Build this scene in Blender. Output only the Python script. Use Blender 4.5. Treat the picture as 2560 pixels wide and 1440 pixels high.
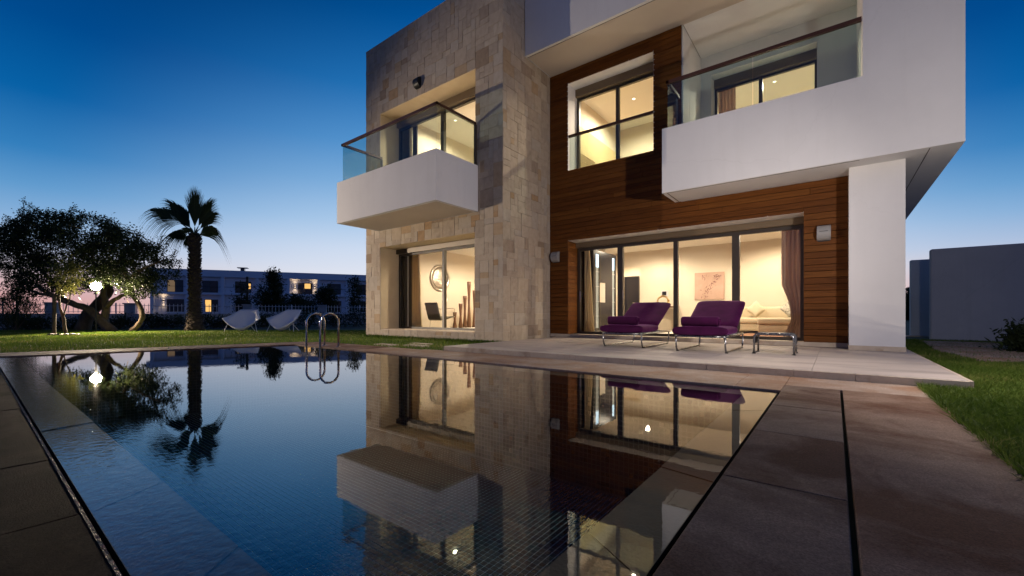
import bpy, math, random
import numpy as np
from mathutils import Vector, Matrix

# ------------------------------------------------------------------ camera, sky, lamps, exposure
sc = bpy.context.scene
for o in list(bpy.data.objects):
    bpy.data.objects.remove(o)
COL = sc.collection
R = math.radians
CAM = (5.891, -7.341, 0.68)
cam = bpy.data.cameras.new('camera'); camo = bpy.data.objects.new('camera', cam); COL.objects.link(camo)
camo.location = CAM
camo.rotation_euler = (R(90), 0, math.atan2(.6087, .7934))
cam.sensor_width = 36; cam.lens = 36 * 1051 / 2560; cam.shift_y = 65 / 2560
cam.clip_start = .05; cam.clip_end = 6000
sc.camera = camo
sc.view_settings.view_transform = 'Standard'
sc.view_settings.look = 'None'
sc.view_settings.exposure = 0; sc.view_settings.gamma = 1
sc.view_settings.use_curve_mapping = False
sc.render.engine = 'CYCLES'
sc.cycles.use_denoising = True
sc.cycles.max_bounces = 10; sc.cycles.diffuse_bounces = 4; sc.cycles.glossy_bounces = 5
sc.cycles.transparent_max_bounces = 24; sc.cycles.transmission_bounces = 6
sc.cycles.caustics_reflective = False; sc.cycles.caustics_refractive = False
sc.cycles.sample_clamp_indirect = 4.0

SKY_STRENGTH = 1.0
wd = bpy.data.worlds.new('World'); sc.world = wd; wd.use_nodes = True
nt = wd.node_tree; nt.nodes.clear()
def N(t, typ, **kw):
    n = t.nodes.new(typ)
    for k, v in kw.items():
        setattr(n, k, v)
    return n
def srgb(r, g, b):
    f = lambda c: ((c / 255 + .055) / 1.055) ** 2.4 if c > 10 else c / 255 / 12.92
    return (f(r), f(g), f(b), 1)
def ramp(t, stops, interp='LINEAR'):
    n = t.nodes.new('ShaderNodeValToRGB'); cr = n.color_ramp; cr.interpolation = interp
    while len(cr.elements) > 1:
        cr.elements.remove(cr.elements[-1])
    for i, (p, c) in enumerate(stops):
        e = cr.elements[0] if i == 0 else cr.elements.new(p)
        e.position = p; e.color = c if len(c) == 4 else (*c, 1)
    return n
# twilight after sunset: warm band on the horizon, blue above, brighter towards where the sun went down
tc = N(nt, 'ShaderNodeTexCoord')
sep = N(nt, 'ShaderNodeSeparateXYZ'); nt.links.new(tc.outputs['Generated'], sep.inputs[0])
zab = N(nt, 'ShaderNodeMath', operation='MAXIMUM'); nt.links.new(sep.outputs[2], zab.inputs[0]); zab.inputs[1].default_value = 0
asn = N(nt, 'ShaderNodeMath', operation='ARCSINE'); nt.links.new(zab.outputs[0], asn.inputs[0])
elv = N(nt, 'ShaderNodeMath', operation='DIVIDE'); nt.links.new(asn.outputs[0], elv.inputs[0]); elv.inputs[1].default_value = math.pi / 2
SUNSET = Vector((-.58, .81, 0)).normalized()
dt = N(nt, 'ShaderNodeVectorMath', operation='DOT_PRODUCT'); nt.links.new(tc.outputs['Generated'], dt.inputs[0]); dt.inputs[1].default_value = SUNSET
near_c = ramp(nt, [(0, srgb(228, 204, 198)), (.03, srgb(228, 220, 228)), (.058, srgb(222, 227, 240)), (.092, srgb(205, 219, 240)), (.13, srgb(172, 202, 234)), (.182, srgb(130, 177, 222)),
                   (.233, srgb(90, 153, 211)), (.303, srgb(40, 122, 191)), (.385, srgb(2, 92, 166)), (.5, srgb(1, 60, 122)), (1, srgb(1, 26, 64))])
far_c = ramp(nt, [(0, srgb(214, 160, 156)), (.017, srgb(212, 164, 164)), (.033, srgb(212, 180, 182)), (.052, srgb(202, 196, 208)), (.071, srgb(170, 190, 220)), (.1, srgb(132, 174, 216)), (.127, srgb(97, 155, 206)),
                  (.163, srgb(52, 127, 189)), (.216, srgb(8, 97, 166)), (.282, srgb(0, 74, 142)), (.4, srgb(1, 52, 108)), (1, srgb(1, 26, 64))])
dark_c = ramp(nt, [(0, srgb(88, 90, 132)), (.08, srgb(80, 94, 148)), (.2, srgb(40, 74, 132)), (.4, srgb(6, 44, 96)), (1, srgb(1, 24, 60))])
for r_ in (near_c, far_c, dark_c):
    nt.links.new(elv.outputs[0], r_.inputs[0])
m1 = N(nt, 'ShaderNodeMapRange', interpolation_type='SMOOTHSTEP'); m1.inputs[1].default_value = .6; m1.inputs[2].default_value = .95
nt.links.new(dt.outputs['Value'], m1.inputs[0])
m2 = N(nt, 'ShaderNodeMapRange', interpolation_type='SMOOTHSTEP'); m2.inputs[1].default_value = -.55; m2.inputs[2].default_value = .5
nt.links.new(dt.outputs['Value'], m2.inputs[0])
mxa = N(nt, 'ShaderNodeMix', data_type='RGBA'); nt.links.new(m2.outputs[0], mxa.inputs[0]); nt.links.new(dark_c.outputs[0], mxa.inputs[6]); nt.links.new(far_c.outputs[0], mxa.inputs[7])
mxb = N(nt, 'ShaderNodeMix', data_type='RGBA'); nt.links.new(m1.outputs[0], mxb.inputs[0]); nt.links.new(mxa.outputs[2], mxb.inputs[6]); nt.links.new(near_c.outputs[0], mxb.inputs[7])
bg = N(nt, 'ShaderNodeBackground'); bg.inputs[1].default_value = SKY_STRENGTH
nt.links.new(mxb.outputs[2], bg.inputs[0])
wo = N(nt, 'ShaderNodeOutputWorld'); nt.links.new(bg.outputs[0], wo.inputs[0])

# lamp powers (W); the lamps themselves stand in their builders
P_RIGHT, P_LEFT, P_TREE = 450, 3500, 4600
P_ROOM = 275
rnd = random.Random(7); nrng = np.random.default_rng(11)

# ------------------------------------------------------------------ helpers
CU = np.array([.7934, -.6087]); CV = np.array([.6087, .7934])
def at(px, py, Y):
    """photo pixel + distance along the view -> place in the scene"""
    X = (px - 1280) / 1051 * Y
    p = np.array([CAM[0], CAM[1]]) + np.array([X * CU[0] + Y * CU[1], X * CV[0] + Y * CV[1]])
    return Vector((p[0], p[1], .68 + (785 - py) / 1051 * Y))
WL = {}
def tag(o, label=None, cat=None, group=None, kind=None):
    if label: o['label'] = label
    if cat: o['category'] = cat
    if group: o['group'] = group
    if kind: o['kind'] = kind
    return o
def empty(name, loc, label=None, cat=None, group=None, kind=None, parent=None):
    o = bpy.data.objects.new(name, None); COL.objects.link(o)
    loc = Vector(loc); o.empty_display_size = .1
    if parent is not None:
        o.parent = parent; o.location = loc - WL[parent]
    else:
        o.location = loc
    WL[o] = loc
    return tag(o, label, cat, group, kind)
def link(name, me, parent=None, origin=(0, 0, 0)):
    o = bpy.data.objects.new(name, me); COL.objects.link(o)
    origin = Vector(origin)
    if parent is not None:
        o.parent = parent; o.location = origin - WL[parent]
    else:
        o.location = origin
    WL[o] = origin
    return o
class MB:
    def __init__(s):
        s.v = []; s.f = []; s.m = []; s.cur = 0
    def poly(s, pts):
        n = len(s.v); s.v += [tuple(p) for p in pts]; s.f.append(tuple(range(n, n + len(pts)))); s.m.append(s.cur); return s
    def box(s, x0, x1, y0, y1, z0, z1):
        n = len(s.v)
        s.v += [(x, y, z) for z in (z0, z1) for (x, y) in ((x0, y0), (x1, y0), (x1, y1), (x0, y1))]
        for f in ((3, 2, 1, 0), (4, 5, 6, 7), (0, 1, 5, 4), (1, 2, 6, 5), (2, 3, 7, 6), (3, 0, 4, 7)):
            s.f.append(tuple(n + i for i in f)); s.m.append(s.cur)
        return s
    def cbox(s, x0, x1, y0, y1, z0, z1, c=.006):
        """box with chamfered upper/vertical edges"""
        n = len(s.v)
        def ring(d, z): return [(x0 + d, y0, z), (x1 - d, y0, z), (x1, y0 + d, z), (x1, y1 - d, z), (x1 - d, y1, z), (x0 + d, y1, z), (x0, y1 - d, z), (x0, y0 + d, z)]
        def ring2(d, z): return [(x0 + 2 * d, y0 + d, z), (x1 - 2 * d, y0 + d, z), (x1 - d, y0 + 2 * d, z), (x1 - d, y1 - 2 * d, z), (x1 - 2 * d, y1 - d, z), (x0 + 2 * d, y1 - d, z), (x0 + d, y1 - 2 * d, z), (x0 + d, y0 + 2 * d, z)]
        s.v += ring2(c, z0) + ring(c, z0 + c) + ring(c, z1 - c) + ring2(c, z1)
        for k in range(3):
            for i in range(8):
                j = (i + 1) % 8
                s.f.append((n + 8 * k + i, n + 8 * k + j, n + 8 * k + 8 + j, n + 8 * k + 8 + i)); s.m.append(s.cur)
        s.f.append(tuple(n + 7 - i for i in range(8))); s.m.append(s.cur)
        s.f.append(tuple(n + 24 + i for i in range(8))); s.m.append(s.cur)
        return s
    def bar(s, a, b, w, h=None, up=(0, 0, 1)):
        a = Vector(a); b = Vector(b); d = (b - a).normalized(); up = Vector(up)
        if abs(d.dot(up)) > .98: up = Vector((1, 0, 0))
        sx = d.cross(up).normalized(); sy = sx.cross(d); h = h or w
        n = len(s.v)
        for p in (a, b):
            for (i, j) in ((-1, -1), (1, -1), (1, 1), (-1, 1)):
                s.v.append(tuple(p + sx * (i * w / 2) + sy * (j * h / 2)))
        for f in ((0, 1, 2, 3), (7, 6, 5, 4), (0, 4, 5, 1), (1, 5, 6, 2), (2, 6, 7, 3), (3, 7, 4, 0)):
            s.f.append(tuple(n + i for i in f)); s.m.append(s.cur)
        return s
    def tube(s, pts, r, seg=8, cap=True):
        pts = [Vector(p) for p in pts]; k = len(pts)
        rr = r if isinstance(r, (list, tuple)) else [r] * k
        n = len(s.v); prev = None
        for i, p in enumerate(pts):
            d = (pts[min(i + 1, k - 1)] - pts[max(i - 1, 0)]).normalized()
            if prev is None:
                a = d.orthogonal().normalized()
            else:
                a = (prev - d * prev.dot(d)); a = a.normalized() if a.length > 1e-6 else d.orthogonal().normalized()
            prev = a; b = d.cross(a)
            for j in range(seg):
                t = 2 * math.pi * j / seg
                s.v.append(tuple(p + (a * math.cos(t) + b * math.sin(t)) * rr[i]))
        for i in range(k - 1):
            for j in range(seg):
                j2 = (j + 1) % seg
                s.f.append((n + i * seg + j, n + i * seg + j2, n + (i + 1) * seg + j2, n + (i + 1) * seg + j)); s.m.append(s.cur)
        if cap:
            s.f.append(tuple(n + seg - 1 - j for j in range(seg))); s.m.append(s.cur)
            s.f.append(tuple(n + (k - 1) * seg + j for j in range(seg))); s.m.append(s.cur)
        return s
    def lathe(s, c, prof, seg=20, axis='z'):
        c = Vector(c); n = len(s.v); k = len(prof)
        for (r, h) in prof:
            for j in range(seg):
                t = 2 * math.pi * j / seg
                if axis == 'z': p = (r * math.cos(t), r * math.sin(t), h)
                elif axis == 'x': p = (h, r * math.cos(t), r * math.sin(t))
                else: p = (r * math.cos(t), h, r * math.sin(t))
                s.v.append(tuple(c + Vector(p)))
        for i in range(k - 1):
            for j in range(seg):
                j2 = (j + 1) % seg
                s.f.append((n + i * seg + j, n + i * seg + j2, n + (i + 1) * seg + j2, n + (i + 1) * seg + j)); s.m.append(s.cur)
        s.f.append(tuple(n + seg - 1 - j for j in range(seg))); s.m.append(s.cur)
        s.f.append(tuple(n + (k - 1) * seg + j for j in range(seg))); s.m.append(s.cur)
        return s
    def grid(s, fn, nu, nv):
        n = len(s.v)
        for i in range(nu + 1):
            for j in range(nv + 1):
                s.v.append(tuple(fn(i / nu, j / nv)))
        for i in range(nu):
            for j in range(nv):
                a = n + i * (nv + 1) + j
                s.f.append((a, a + nv + 1, a + nv + 2, a + 1)); s.m.append(s.cur)
        return s
    def wall(s, ax, p0, p1, u0, u1, z0, z1, holes=()):
        """wall slab; ax='y': spans x u0..u1 with thickness y p0..p1; ax='x': spans y with thickness x. holes (u0,u1,z0,z1)"""
        us = sorted({u0, u1, *[h[0] for h in holes], *[h[1] for h in holes]}); us = [u for u in us if u0 <= u <= u1]
        for a, b in zip(us[:-1], us[1:]):
            zs = [(z0, z1)]
            for h in holes:
                if h[0] < b - 1e-6 and h[1] > a + 1e-6:
                    nz = []
                    for (c, d) in zs:
                        if h[2] > c: nz.append((c, min(d, h[2])))
                        if h[3] < d: nz.append((max(c, h[3]), d))
                        if h[2] >= d or h[3] <= c: nz = nz if (c, d) in nz else nz + [(c, d)]
                    zs = [q for q in nz if q[1] - q[0] > 1e-6]
            for (c, d) in zs:
                if ax == 'y': s.box(a, b, p0, p1, c, d)
                else: s.box(p0, p1, a, b, c, d)
        return s
    def build(s, name, mats, parent=None, smooth=False, origin=None, weld=False):
        v = np.array(s.v, dtype=float)
        if origin is None:
            if parent is not None: origin = WL[parent]
            else: origin = Vector(((v[:, 0].min() + v[:, 0].max()) / 2, (v[:, 1].min() + v[:, 1].max()) / 2, v[:, 2].min()))
        me = bpy.data.meshes.new(name)
        me.from_pydata((v - np.array(origin)).tolist(), [], s.f)
        if not isinstance(mats, (list, tuple)): mats = [mats]
        for m in mats: me.materials.append(m)
        if len(mats) > 1: me.polygons.foreach_set('material_index', s.m)
        if smooth: me.polygons.foreach_set('use_smooth', [True] * len(me.polygons))
        me.update()
        return link(name, me, parent, origin)
def smooth_by_angle(o, deg=40):
    me = o.data
    me.polygons.foreach_set('use_smooth', [True] * len(me.polygons))
    try: me.set_sharp_from_angle(angle=R(deg))
    except Exception: pass
def subsurf(o, lv=1):
    m = o.modifiers.new('s', 'SUBSURF'); m.levels = lv; m.render_levels = lv
    o.data.polygons.foreach_set('use_smooth', [True] * len(o.data.polygons))
def bevel(o, w=.004, seg=2):
    m = o.modifiers.new('b', 'BEVEL'); m.width = w; m.segments = seg; m.limit_method = 'ANGLE'
def np_obj(name, V, F, mat, parent=None, attr=None, origin=(0, 0, 0)):
    """mesh from arrays; F is an (n,k) index array; attr a per-vertex float"""
    me = bpy.data.meshes.new(name)
    V = np.asarray(V, dtype=np.float32) - np.array(origin, dtype=np.float32)
    F = np.asarray(F, dtype=np.int32); n, k = F.shape
    me.vertices.add(len(V)); me.vertices.foreach_set('co', V.ravel())
    me.loops.add(n * k); me.loops.foreach_set('vertex_index', F.ravel())
    me.polygons.add(n); me.polygons.foreach_set('loop_start', np.arange(n, dtype=np.int32) * k)
    me.polygons.foreach_set('loop_total', np.full(n, k, dtype=np.int32))
    me.update(calc_edges=True); me.validate()
    if attr is not None:
        a = me.attributes.new('rnd', 'FLOAT', 'POINT'); a.data.foreach_set('value', np.asarray(attr, dtype=np.float32))
    me.materials.append(mat)
    return link(name, me, parent, origin)

# ------------------------------------------------------------------ materials
def new_mat(name):
    m = bpy.data.materials.new(name); m.use_nodes = True
    t = m.node_tree; b = t.nodes['Principled BSDF']
    return m, t, b
def coords(t, scale=(1, 1, 1), obj=False):
    g = N(t, 'ShaderNodeTexCoord' if obj else 'ShaderNodeNewGeometry')
    mp = N(t, 'ShaderNodeMapping'); mp.inputs['Scale'].default_value = scale
    t.links.new(g.outputs['Object' if obj else 'Position'], mp.inputs['Vector'])
    return mp.outputs[0]
def noise(t, vec, scale, detail=4, rough=.55, dist=0):
    n = N(t, 'ShaderNodeTexNoise'); n.inputs['Scale'].default_value = scale; n.inputs['Detail'].default_value = detail
    n.inputs['Roughness'].default_value = rough; n.inputs['Distortion'].default_value = dist
    t.links.new(vec, n.inputs['Vector']); return n.outputs['Fac']
def bump(t, h, b, strength=.2, dist=.01):
    n = N(t, 'ShaderNodeBump'); n.inputs['Strength'].default_value = strength; n.inputs['Distance'].default_value = dist
    t.links.new(h, n.inputs['Height']); t.links.new(n.outputs[0], b.inputs['Normal']); return n
def surf(name, c1, c2, scale=3, rough=.8, stretch=(1, 1, 1), bscale=None, bstr=.15, metallic=0, detail=5, lo=.3, hi=.7, spec=.4, c3=None, scale3=1., r3=(.55, .75)):
    m, t, b = new_mat(name)
    vec = coords(t, stretch)
    f = noise(t, vec, scale, detail)
    r = ramp(t, [(lo, c1), (hi, c2)]); t.links.new(f, r.inputs[0]); out = r.outputs[0]
    if c3 is not None:
        f3 = noise(t, vec, scale3, 6, .62, .4); r3_ = ramp(t, [(r3[0], (0, 0, 0)), (r3[1], (1, 1, 1))]); t.links.new(f3, r3_.inputs[0])
        mx = N(t, 'ShaderNodeMix', data_type='RGBA'); t.links.new(r3_.outputs[0], mx.inputs[0]); t.links.new(out, mx.inputs[6]); mx.inputs[7].default_value = (*c3, 1); out = mx.outputs[2]
    t.links.new(out, b.inputs['Base Color'])
    b.inputs['Roughness'].default_value = rough; b.inputs['Metallic'].default_value = metallic; b.inputs['Specular IOR Level'].default_value = spec
    if bscale: bump(t, noise(t, vec, bscale, 4), b, bstr)
    return m
def plain(name, c, rough=.5, metallic=0, spec=.5):
    m, t, b = new_mat(name); b.inputs['Base Color'].default_value = (*c, 1); b.inputs['Roughness'].default_value = rough
    b.inputs['Metallic'].default_value = metallic; b.inputs['Specular IOR Level'].default_value = spec
    vec = coords(t); f = noise(t, vec, 40, 2); mr = N(t, 'ShaderNodeMapRange'); mr.inputs[3].default_value = max(0, rough - .06); mr.inputs[4].default_value = min(1, rough + .06)
    t.links.new(f, mr.inputs[0]); t.links.new(mr.outputs[0], b.inputs['Roughness'])
    return m
def emit(name, c, s):
    m, t, b = new_mat(name); b.inputs['Base Color'].default_value = (0, 0, 0, 1)
    b.inputs['Emission Color'].default_value = (*c, 1); b.inputs['Emission Strength'].default_value = s; return m
def schlick(t, f0, nrm=None, ex=5):
    lw = N(t, 'ShaderNodeLayerWeight'); lw.inputs['Blend'].default_value = .5
    if nrm is not None: t.links.new(nrm, lw.inputs['Normal'])
    p = N(t, 'ShaderNodeMath', operation='POWER'); t.links.new(lw.outputs['Facing'], p.inputs[0]); p.inputs[1].default_value = ex
    ma = N(t, 'ShaderNodeMath', operation='MULTIPLY_ADD'); t.links.new(p.outputs[0], ma.inputs[0]); ma.inputs[1].default_value = 1 - f0; ma.inputs[2].default_value = f0
    return ma.outputs[0]
def glass(name, tint=(.97, .98, .97), f0=.035, rough=.0):
    m = bpy.data.materials.new(name); m.use_nodes = True; t = m.node_tree; t.nodes.clear()
    tr = N(t, 'ShaderNodeBsdfTransparent'); tr.inputs[0].default_value = (*tint, 1)
    gl = N(t, 'ShaderNodeBsdfGlossy'); gl.inputs['Roughness'].default_value = rough
    mx = N(t, 'ShaderNodeMixShader'); t.links.new(schlick(t, f0), mx.inputs[0]); t.links.new(tr.outputs[0], mx.inputs[1]); t.links.new(gl.outputs[0], mx.inputs[2])
    o = N(t, 'ShaderNodeOutputMaterial'); t.links.new(mx.outputs[0], o.inputs[0]); return m
def leaf_mat(name, c1, c2, trans=.35, rough=.5, c3=None):
    m = bpy.data.materials.new(name); m.use_nodes = True; t = m.node_tree; t.nodes.clear()
    a = N(t, 'ShaderNodeAttribute', attribute_name='rnd'); r = ramp(t, [(0, c1), (1, c2)] if c3 is None else [(0, c1), (.78, c2), (.9, c3), (1, c3)]); t.links.new(a.outputs['Fac'], r.inputs[0])
    b = N(t, 'ShaderNodeBsdfPrincipled'); b.inputs['Roughness'].default_value = rough; b.inputs['Specular IOR Level'].default_value = .12; t.links.new(r.outputs[0], b.inputs['Base Color'])
    tl = N(t, 'ShaderNodeBsdfTranslucent'); t.links.new(r.outputs[0], tl.inputs[0])
    mx = N(t, 'ShaderNodeMixShader'); mx.inputs[0].default_value = trans; t.links.new(b.outputs[0], mx.inputs[1]); t.links.new(tl.outputs[0], mx.inputs[2])
    o = N(t, 'ShaderNodeOutputMaterial'); t.links.new(mx.outputs[0], o.inputs[0]); return m

M = {}
def render_mat(name, c1, c2, cs, amt=1.0):
    m, t, b_ = new_mat(name); b_.inputs['Roughness'].default_value = .88; b_.inputs['Specular IOR Level'].default_value = .25
    vec = coords(t); f = noise(t, vec, 1.1, 6, .6); r = ramp(t, [(.3, c1), (.7, c2)]); t.links.new(f, r.inputs[0])
    st = noise(t, coords(t, (5, 5, .35)), 1.3, 5, .6); r2 = ramp(t, [(.52, (0, 0, 0)), (.8, (amt * .55,) * 3)]); t.links.new(st, r2.inputs[0])
    mx = N(t, 'ShaderNodeMix', data_type='RGBA'); t.links.new(r2.outputs[0], mx.inputs[0]); t.links.new(r.outputs[0], mx.inputs[6]); mx.inputs[7].default_value = (*cs, 1)
    vo = N(t, 'ShaderNodeTexVoronoi', feature='DISTANCE_TO_EDGE'); vo.inputs['Scale'].default_value = .33; wv = noise(t, vec, 2.2, 5, .6)
    mv = N(t, 'ShaderNodeVectorMath', operation='ADD'); t.links.new(vec, mv.inputs[0]); t.links.new(wv, mv.inputs[1]); t.links.new(mv.outputs[0], vo.inputs['Vector'])
    r3 = ramp(t, [(.0, (amt * .22,) * 3), (.004, (0, 0, 0))]); t.links.new(vo.outputs['Distance'], r3.inputs[0])
    mx2 = N(t, 'ShaderNodeMix', data_type='RGBA'); t.links.new(r3.outputs[0], mx2.inputs[0]); t.links.new(mx.outputs[2], mx2.inputs[6]); mx2.inputs[7].default_value = (cs[0] * .6, cs[1] * .6, cs[2] * .6, 1)
    t.links.new(mx2.outputs[2], b_.inputs['Base Color'])
    n1 = noise(t, vec, 7, 6, .65); n2 = noise(t, vec, 90, 3); ad = N(t, 'ShaderNodeMath', operation='MULTIPLY_ADD'); t.links.new(n1, ad.inputs[0]); ad.inputs[1].default_value = 3; t.links.new(n2, ad.inputs[2]); bump(t, ad.outputs[0], b_, .16, .008)
    return m
M['white'] = render_mat('white_render', (.70, .685, .69), (.75, .735, .74), (.60, .58, .57), .38)
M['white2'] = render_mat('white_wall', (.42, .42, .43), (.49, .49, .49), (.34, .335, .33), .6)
M['soffit'] = surf('soffit_bounce_tone', (.52, .45, .385), (.57, .5, .43), 1.0, .85, bscale=50, bstr=.05)  # underside shade and warm deck bounce put into the colour
M['reveal'] = surf('beige_reveal_plaster', (.50, .40, .27), (.56, .46, .32), 3, .85, bscale=40, bstr=.15)
M['mortar'] = surf('pale_mortar', (.50, .43, .35), (.58, .5, .42), 20, .95, bscale=80, bstr=.3)
STONE = []
for i, (c1, c2) in enumerate([((.42, .335, .25), (.49, .40, .31)), ((.39, .31, .235), (.47, .385, .295)), ((.45, .365, .275), (.52, .435, .34)), ((.37, .295, .225), (.44, .36, .28)),
                              ((.39, .275, .17), (.47, .345, .22)), ((.35, .225, .125), (.44, .295, .165)), ((.30, .225, .165), (.39, .305, .23)), ((.26, .185, .125), (.35, .26, .18)), ((.42, .35, .28), (.48, .41, .335))]):
    STONE.append(surf('stone_%d' % i, c1, c2, 9, .85, stretch=(1, 1, .8), bscale=35, bstr=.35, c3=tuple(k * .82 for k in c1), scale3=4, r3=(.55, .72)))
WOOD = []
for i, (c1, c2) in enumerate([((.098, .032, .0065), (.16, .055, .0115)), ((.089, .029, .006), (.148, .05, .0105)), ((.106, .036, .0075), (.172, .062, .013)), ((.081, .026, .0055), (.136, .046, .0095)), ((.115, .04, .0085), (.185, .068, .0145))]):
    WOOD.append(surf('wood_board_%d' % i, c1, c2, 6, .55, stretch=(.45, 3, 9), bscale=18, bstr=.25, c3=tuple(k * .6 for k in c1), scale3=3.2, r3=(.56, .72), spec=.12))
M['wood_back'] = plain('dark_gap', (.012, .007, .005), .9)
M['frame'] = plain('dark_bronze_frame', (.058, .045, .034), .42, .1)
M['blind'] = surf('brown_blind_box', (.15, .108, .066), (.175, .128, .08), 4, .5, stretch=(.3, 1, 30))
M['alu'] = plain('brushed_aluminium', (.26, .225, .185), .4, .5)
M['rail'] = surf('dark_wood_rail', (.05, .02, .012), (.09, .036, .02), 8, .35, stretch=(.4, 2, 6))
M['pane'] = glass('window_pane', (.98, .985, .975), .03)
M['bglass'] = glass('balustrade_glass', (.83, .90, .885), .05)
M['steel'] = plain('polished_steel', (.62, .60, .58), .1, 1)
M['tubesteel'] = plain('grey_tube_steel', (.30, .30, .31), .28, 1)
def paving(name, c1, c2, stain, seed, amt=.8, spec=.12):
    m, t, b_ = new_mat(name); b_.inputs['Roughness'].default_value = .75; b_.inputs['Specular IOR Level'].default_value = spec
    mp = N(t, 'ShaderNodeMapping'); mp.inputs['Location'].default_value = (seed * 3.7, seed * 1.9, 0); mp.inputs['Scale'].default_value = (1, 1.15, 1); g_ = N(t, 'ShaderNodeNewGeometry'); t.links.new(g_.outputs['Position'], mp.inputs[0]); vec = mp.outputs[0]
    f = noise(t, vec, 3, 8, .68, .3); r = ramp(t, [(.32, c1), (.68, c2)]); t.links.new(f, r.inputs[0])
    s1 = noise(t, vec, 1.2, 9, .68, .5); r1 = ramp(t, [(.44, (0, 0, 0)), (.60, (amt,) * 3)]); t.links.new(s1, r1.inputs[0])
    mx = N(t, 'ShaderNodeMix', data_type='RGBA'); t.links.new(r1.outputs[0], mx.inputs[0]); t.links.new(r.outputs[0], mx.inputs[6]); mx.inputs[7].default_value = (*stain, 1)
    gr = noise(t, vec, 160, 3, .7); r2 = ramp(t, [(.35, (.62, .62, .62)), (.65, (1.25, 1.25, 1.25))]); t.links.new(gr, r2.inputs[0])
    mu = N(t, 'ShaderNodeMix', data_type='RGBA', blend_type='MULTIPLY'); mu.inputs[0].default_value = 1; t.links.new(mx.outputs[2], mu.inputs[6]); t.links.new(r2.outputs[0], mu.inputs[7]); t.links.new(mu.outputs[2], b_.inputs['Base Color'])
    ad = N(t, 'ShaderNodeMath', operation='MULTIPLY_ADD'); t.links.new(f, ad.inputs[0]); ad.inputs[1].default_value = 2; t.links.new(gr, ad.inputs[2]); bump(t, ad.outputs[0], b_, .5, .006)
    return m
M['deck'] = paving('sandstone_deck', (.19, .12, .085), (.29, .195, .145), (.085, .028, .012), 1)
M['deck2'] = paving('sandstone_deck_grey', (.18, .125, .098), (.265, .19, .15), (.08, .03, .015), 2)
M['deck3'] = paving('sandstone_deck_red', (.22, .135, .094), (.33, .22, .16), (.115, .038, .013), 3)
M['deck_dark'] = paving('dark_sandstone_deck', (.026, .017, .013), (.046, .031, .024), (.013, .007, .005), 4, .85, .015)  # near-side slabs: far darker base colour than the other deck stone
M['deck_h'] = paving('pale_sandstone_deck', (.36, .265, .205), (.46, .35, .285), (.32, .16, .08), 5, .7, .15)
M['terrace'] = surf('taupe_terrace_stone', (.40, .335, .30), (.465, .395, .36), 2.5, .7, bscale=110, bstr=.25, c3=(.27, .23, .21), scale3=1.2, r3=(.5, .75), stretch=(.5, 2.2, 1))
M['terrace2'] = surf('taupe_terrace_stone_b', (.415, .345, .305), (.48, .405, .365), 2.5, .7, bscale=110, bstr=.25, c3=(.28, .235, .21), scale3=1.4, r3=(.5, .75), stretch=(.5, 2.2, 1))
M['riser'] = surf('cream_riser_stone', (.46, .37, .29), (.56, .47, .375), 6, .8, bscale=60, bstr=.35, c3=(.36, .26, .18), scale3=3, r3=(.52, .7))
M['dark'] = plain('dark_void', (.008, .008, .008), .9)
M['soil'] = surf('dark_soil', (.03, .024, .018), (.055, .042, .03), 5, .95, bscale=30, bstr=.6)
M['ground'] = surf('lawn_thatch', (.022, .032, .010), (.045, .055, .018), 6, .95, bscale=40, bstr=.5)
M['land'] = surf('far_land', (.11, .105, .085), (.16, .15, .12), .1, .95)
M['grass'] = leaf_mat('grass_blades', (.045, .10, .010), (.155, .215, .034), .3, .55, (.33, .29, .10))
M['leaf_dark'] = leaf_mat('dark_foliage', (.022, .034, .013), (.052, .066, .024), .25, .55)
M['leaf_sap'] = leaf_mat('sapling_foliage', (.07, .09, .022), (.16, .15, .04), .4, .45)
M['leaf_palm'] = leaf_mat('palm_leaf', (.018, .035, .014), (.04, .062, .022), .2, .45)
M['bark'] = surf('tree_bark', (.075, .052, .031), (.15, .106, .065), 9, .9, stretch=(1, 1, .35), bscale=16, bstr=.8)
M['palmbark'] = surf('palm_bark', (.035, .026, .018), (.08, .058, .04), 10, .95, bscale=14, bstr=.8)
M['velvet'] = None
def velvet(name, c):
    m, t, b = new_mat(name); b.inputs['Roughness'].default_value = .95; b.inputs['Specular IOR Level'].default_value = .15
    vec = coords(t); f = noise(t, vec, 7, 4); r = ramp(t, [(.3, tuple(k * .75 for k in c)), (.7, tuple(k * 1.2 for k in c))]); t.links.new(f, r.inputs[0]); t.links.new(r.outputs[0], b.inputs['Base Color'])
    b.inputs['Sheen Weight'].default_value = .25; b.inputs['Sheen Tint'].default_value = (.5, .12, .5, 1); b.inputs['Sheen Roughness'].default_value = .4
    bump(t, noise(t, vec, 260, 2), b, .25, .004); return m
M['velvet'] = velvet('purple_terry', (.047, .004, .036))
M['mesh'] = surf('grey_woven_mesh', (.06, .06, .065), (.1, .1, .105), 150, .6)
M['cream'] = surf('cream_wall_paint', (.70, .605, .475), (.73, .635, .505), 1.2, .9)
M['ceil'] = surf('white_ceiling_paint', (.88, .83, .75), (.90, .85, .77), 1.2, .9)
M['ifloor'] = surf('pale_floor_tile', (.72, .67, .58), (.77, .72, .63), 1.5, .4)
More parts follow.
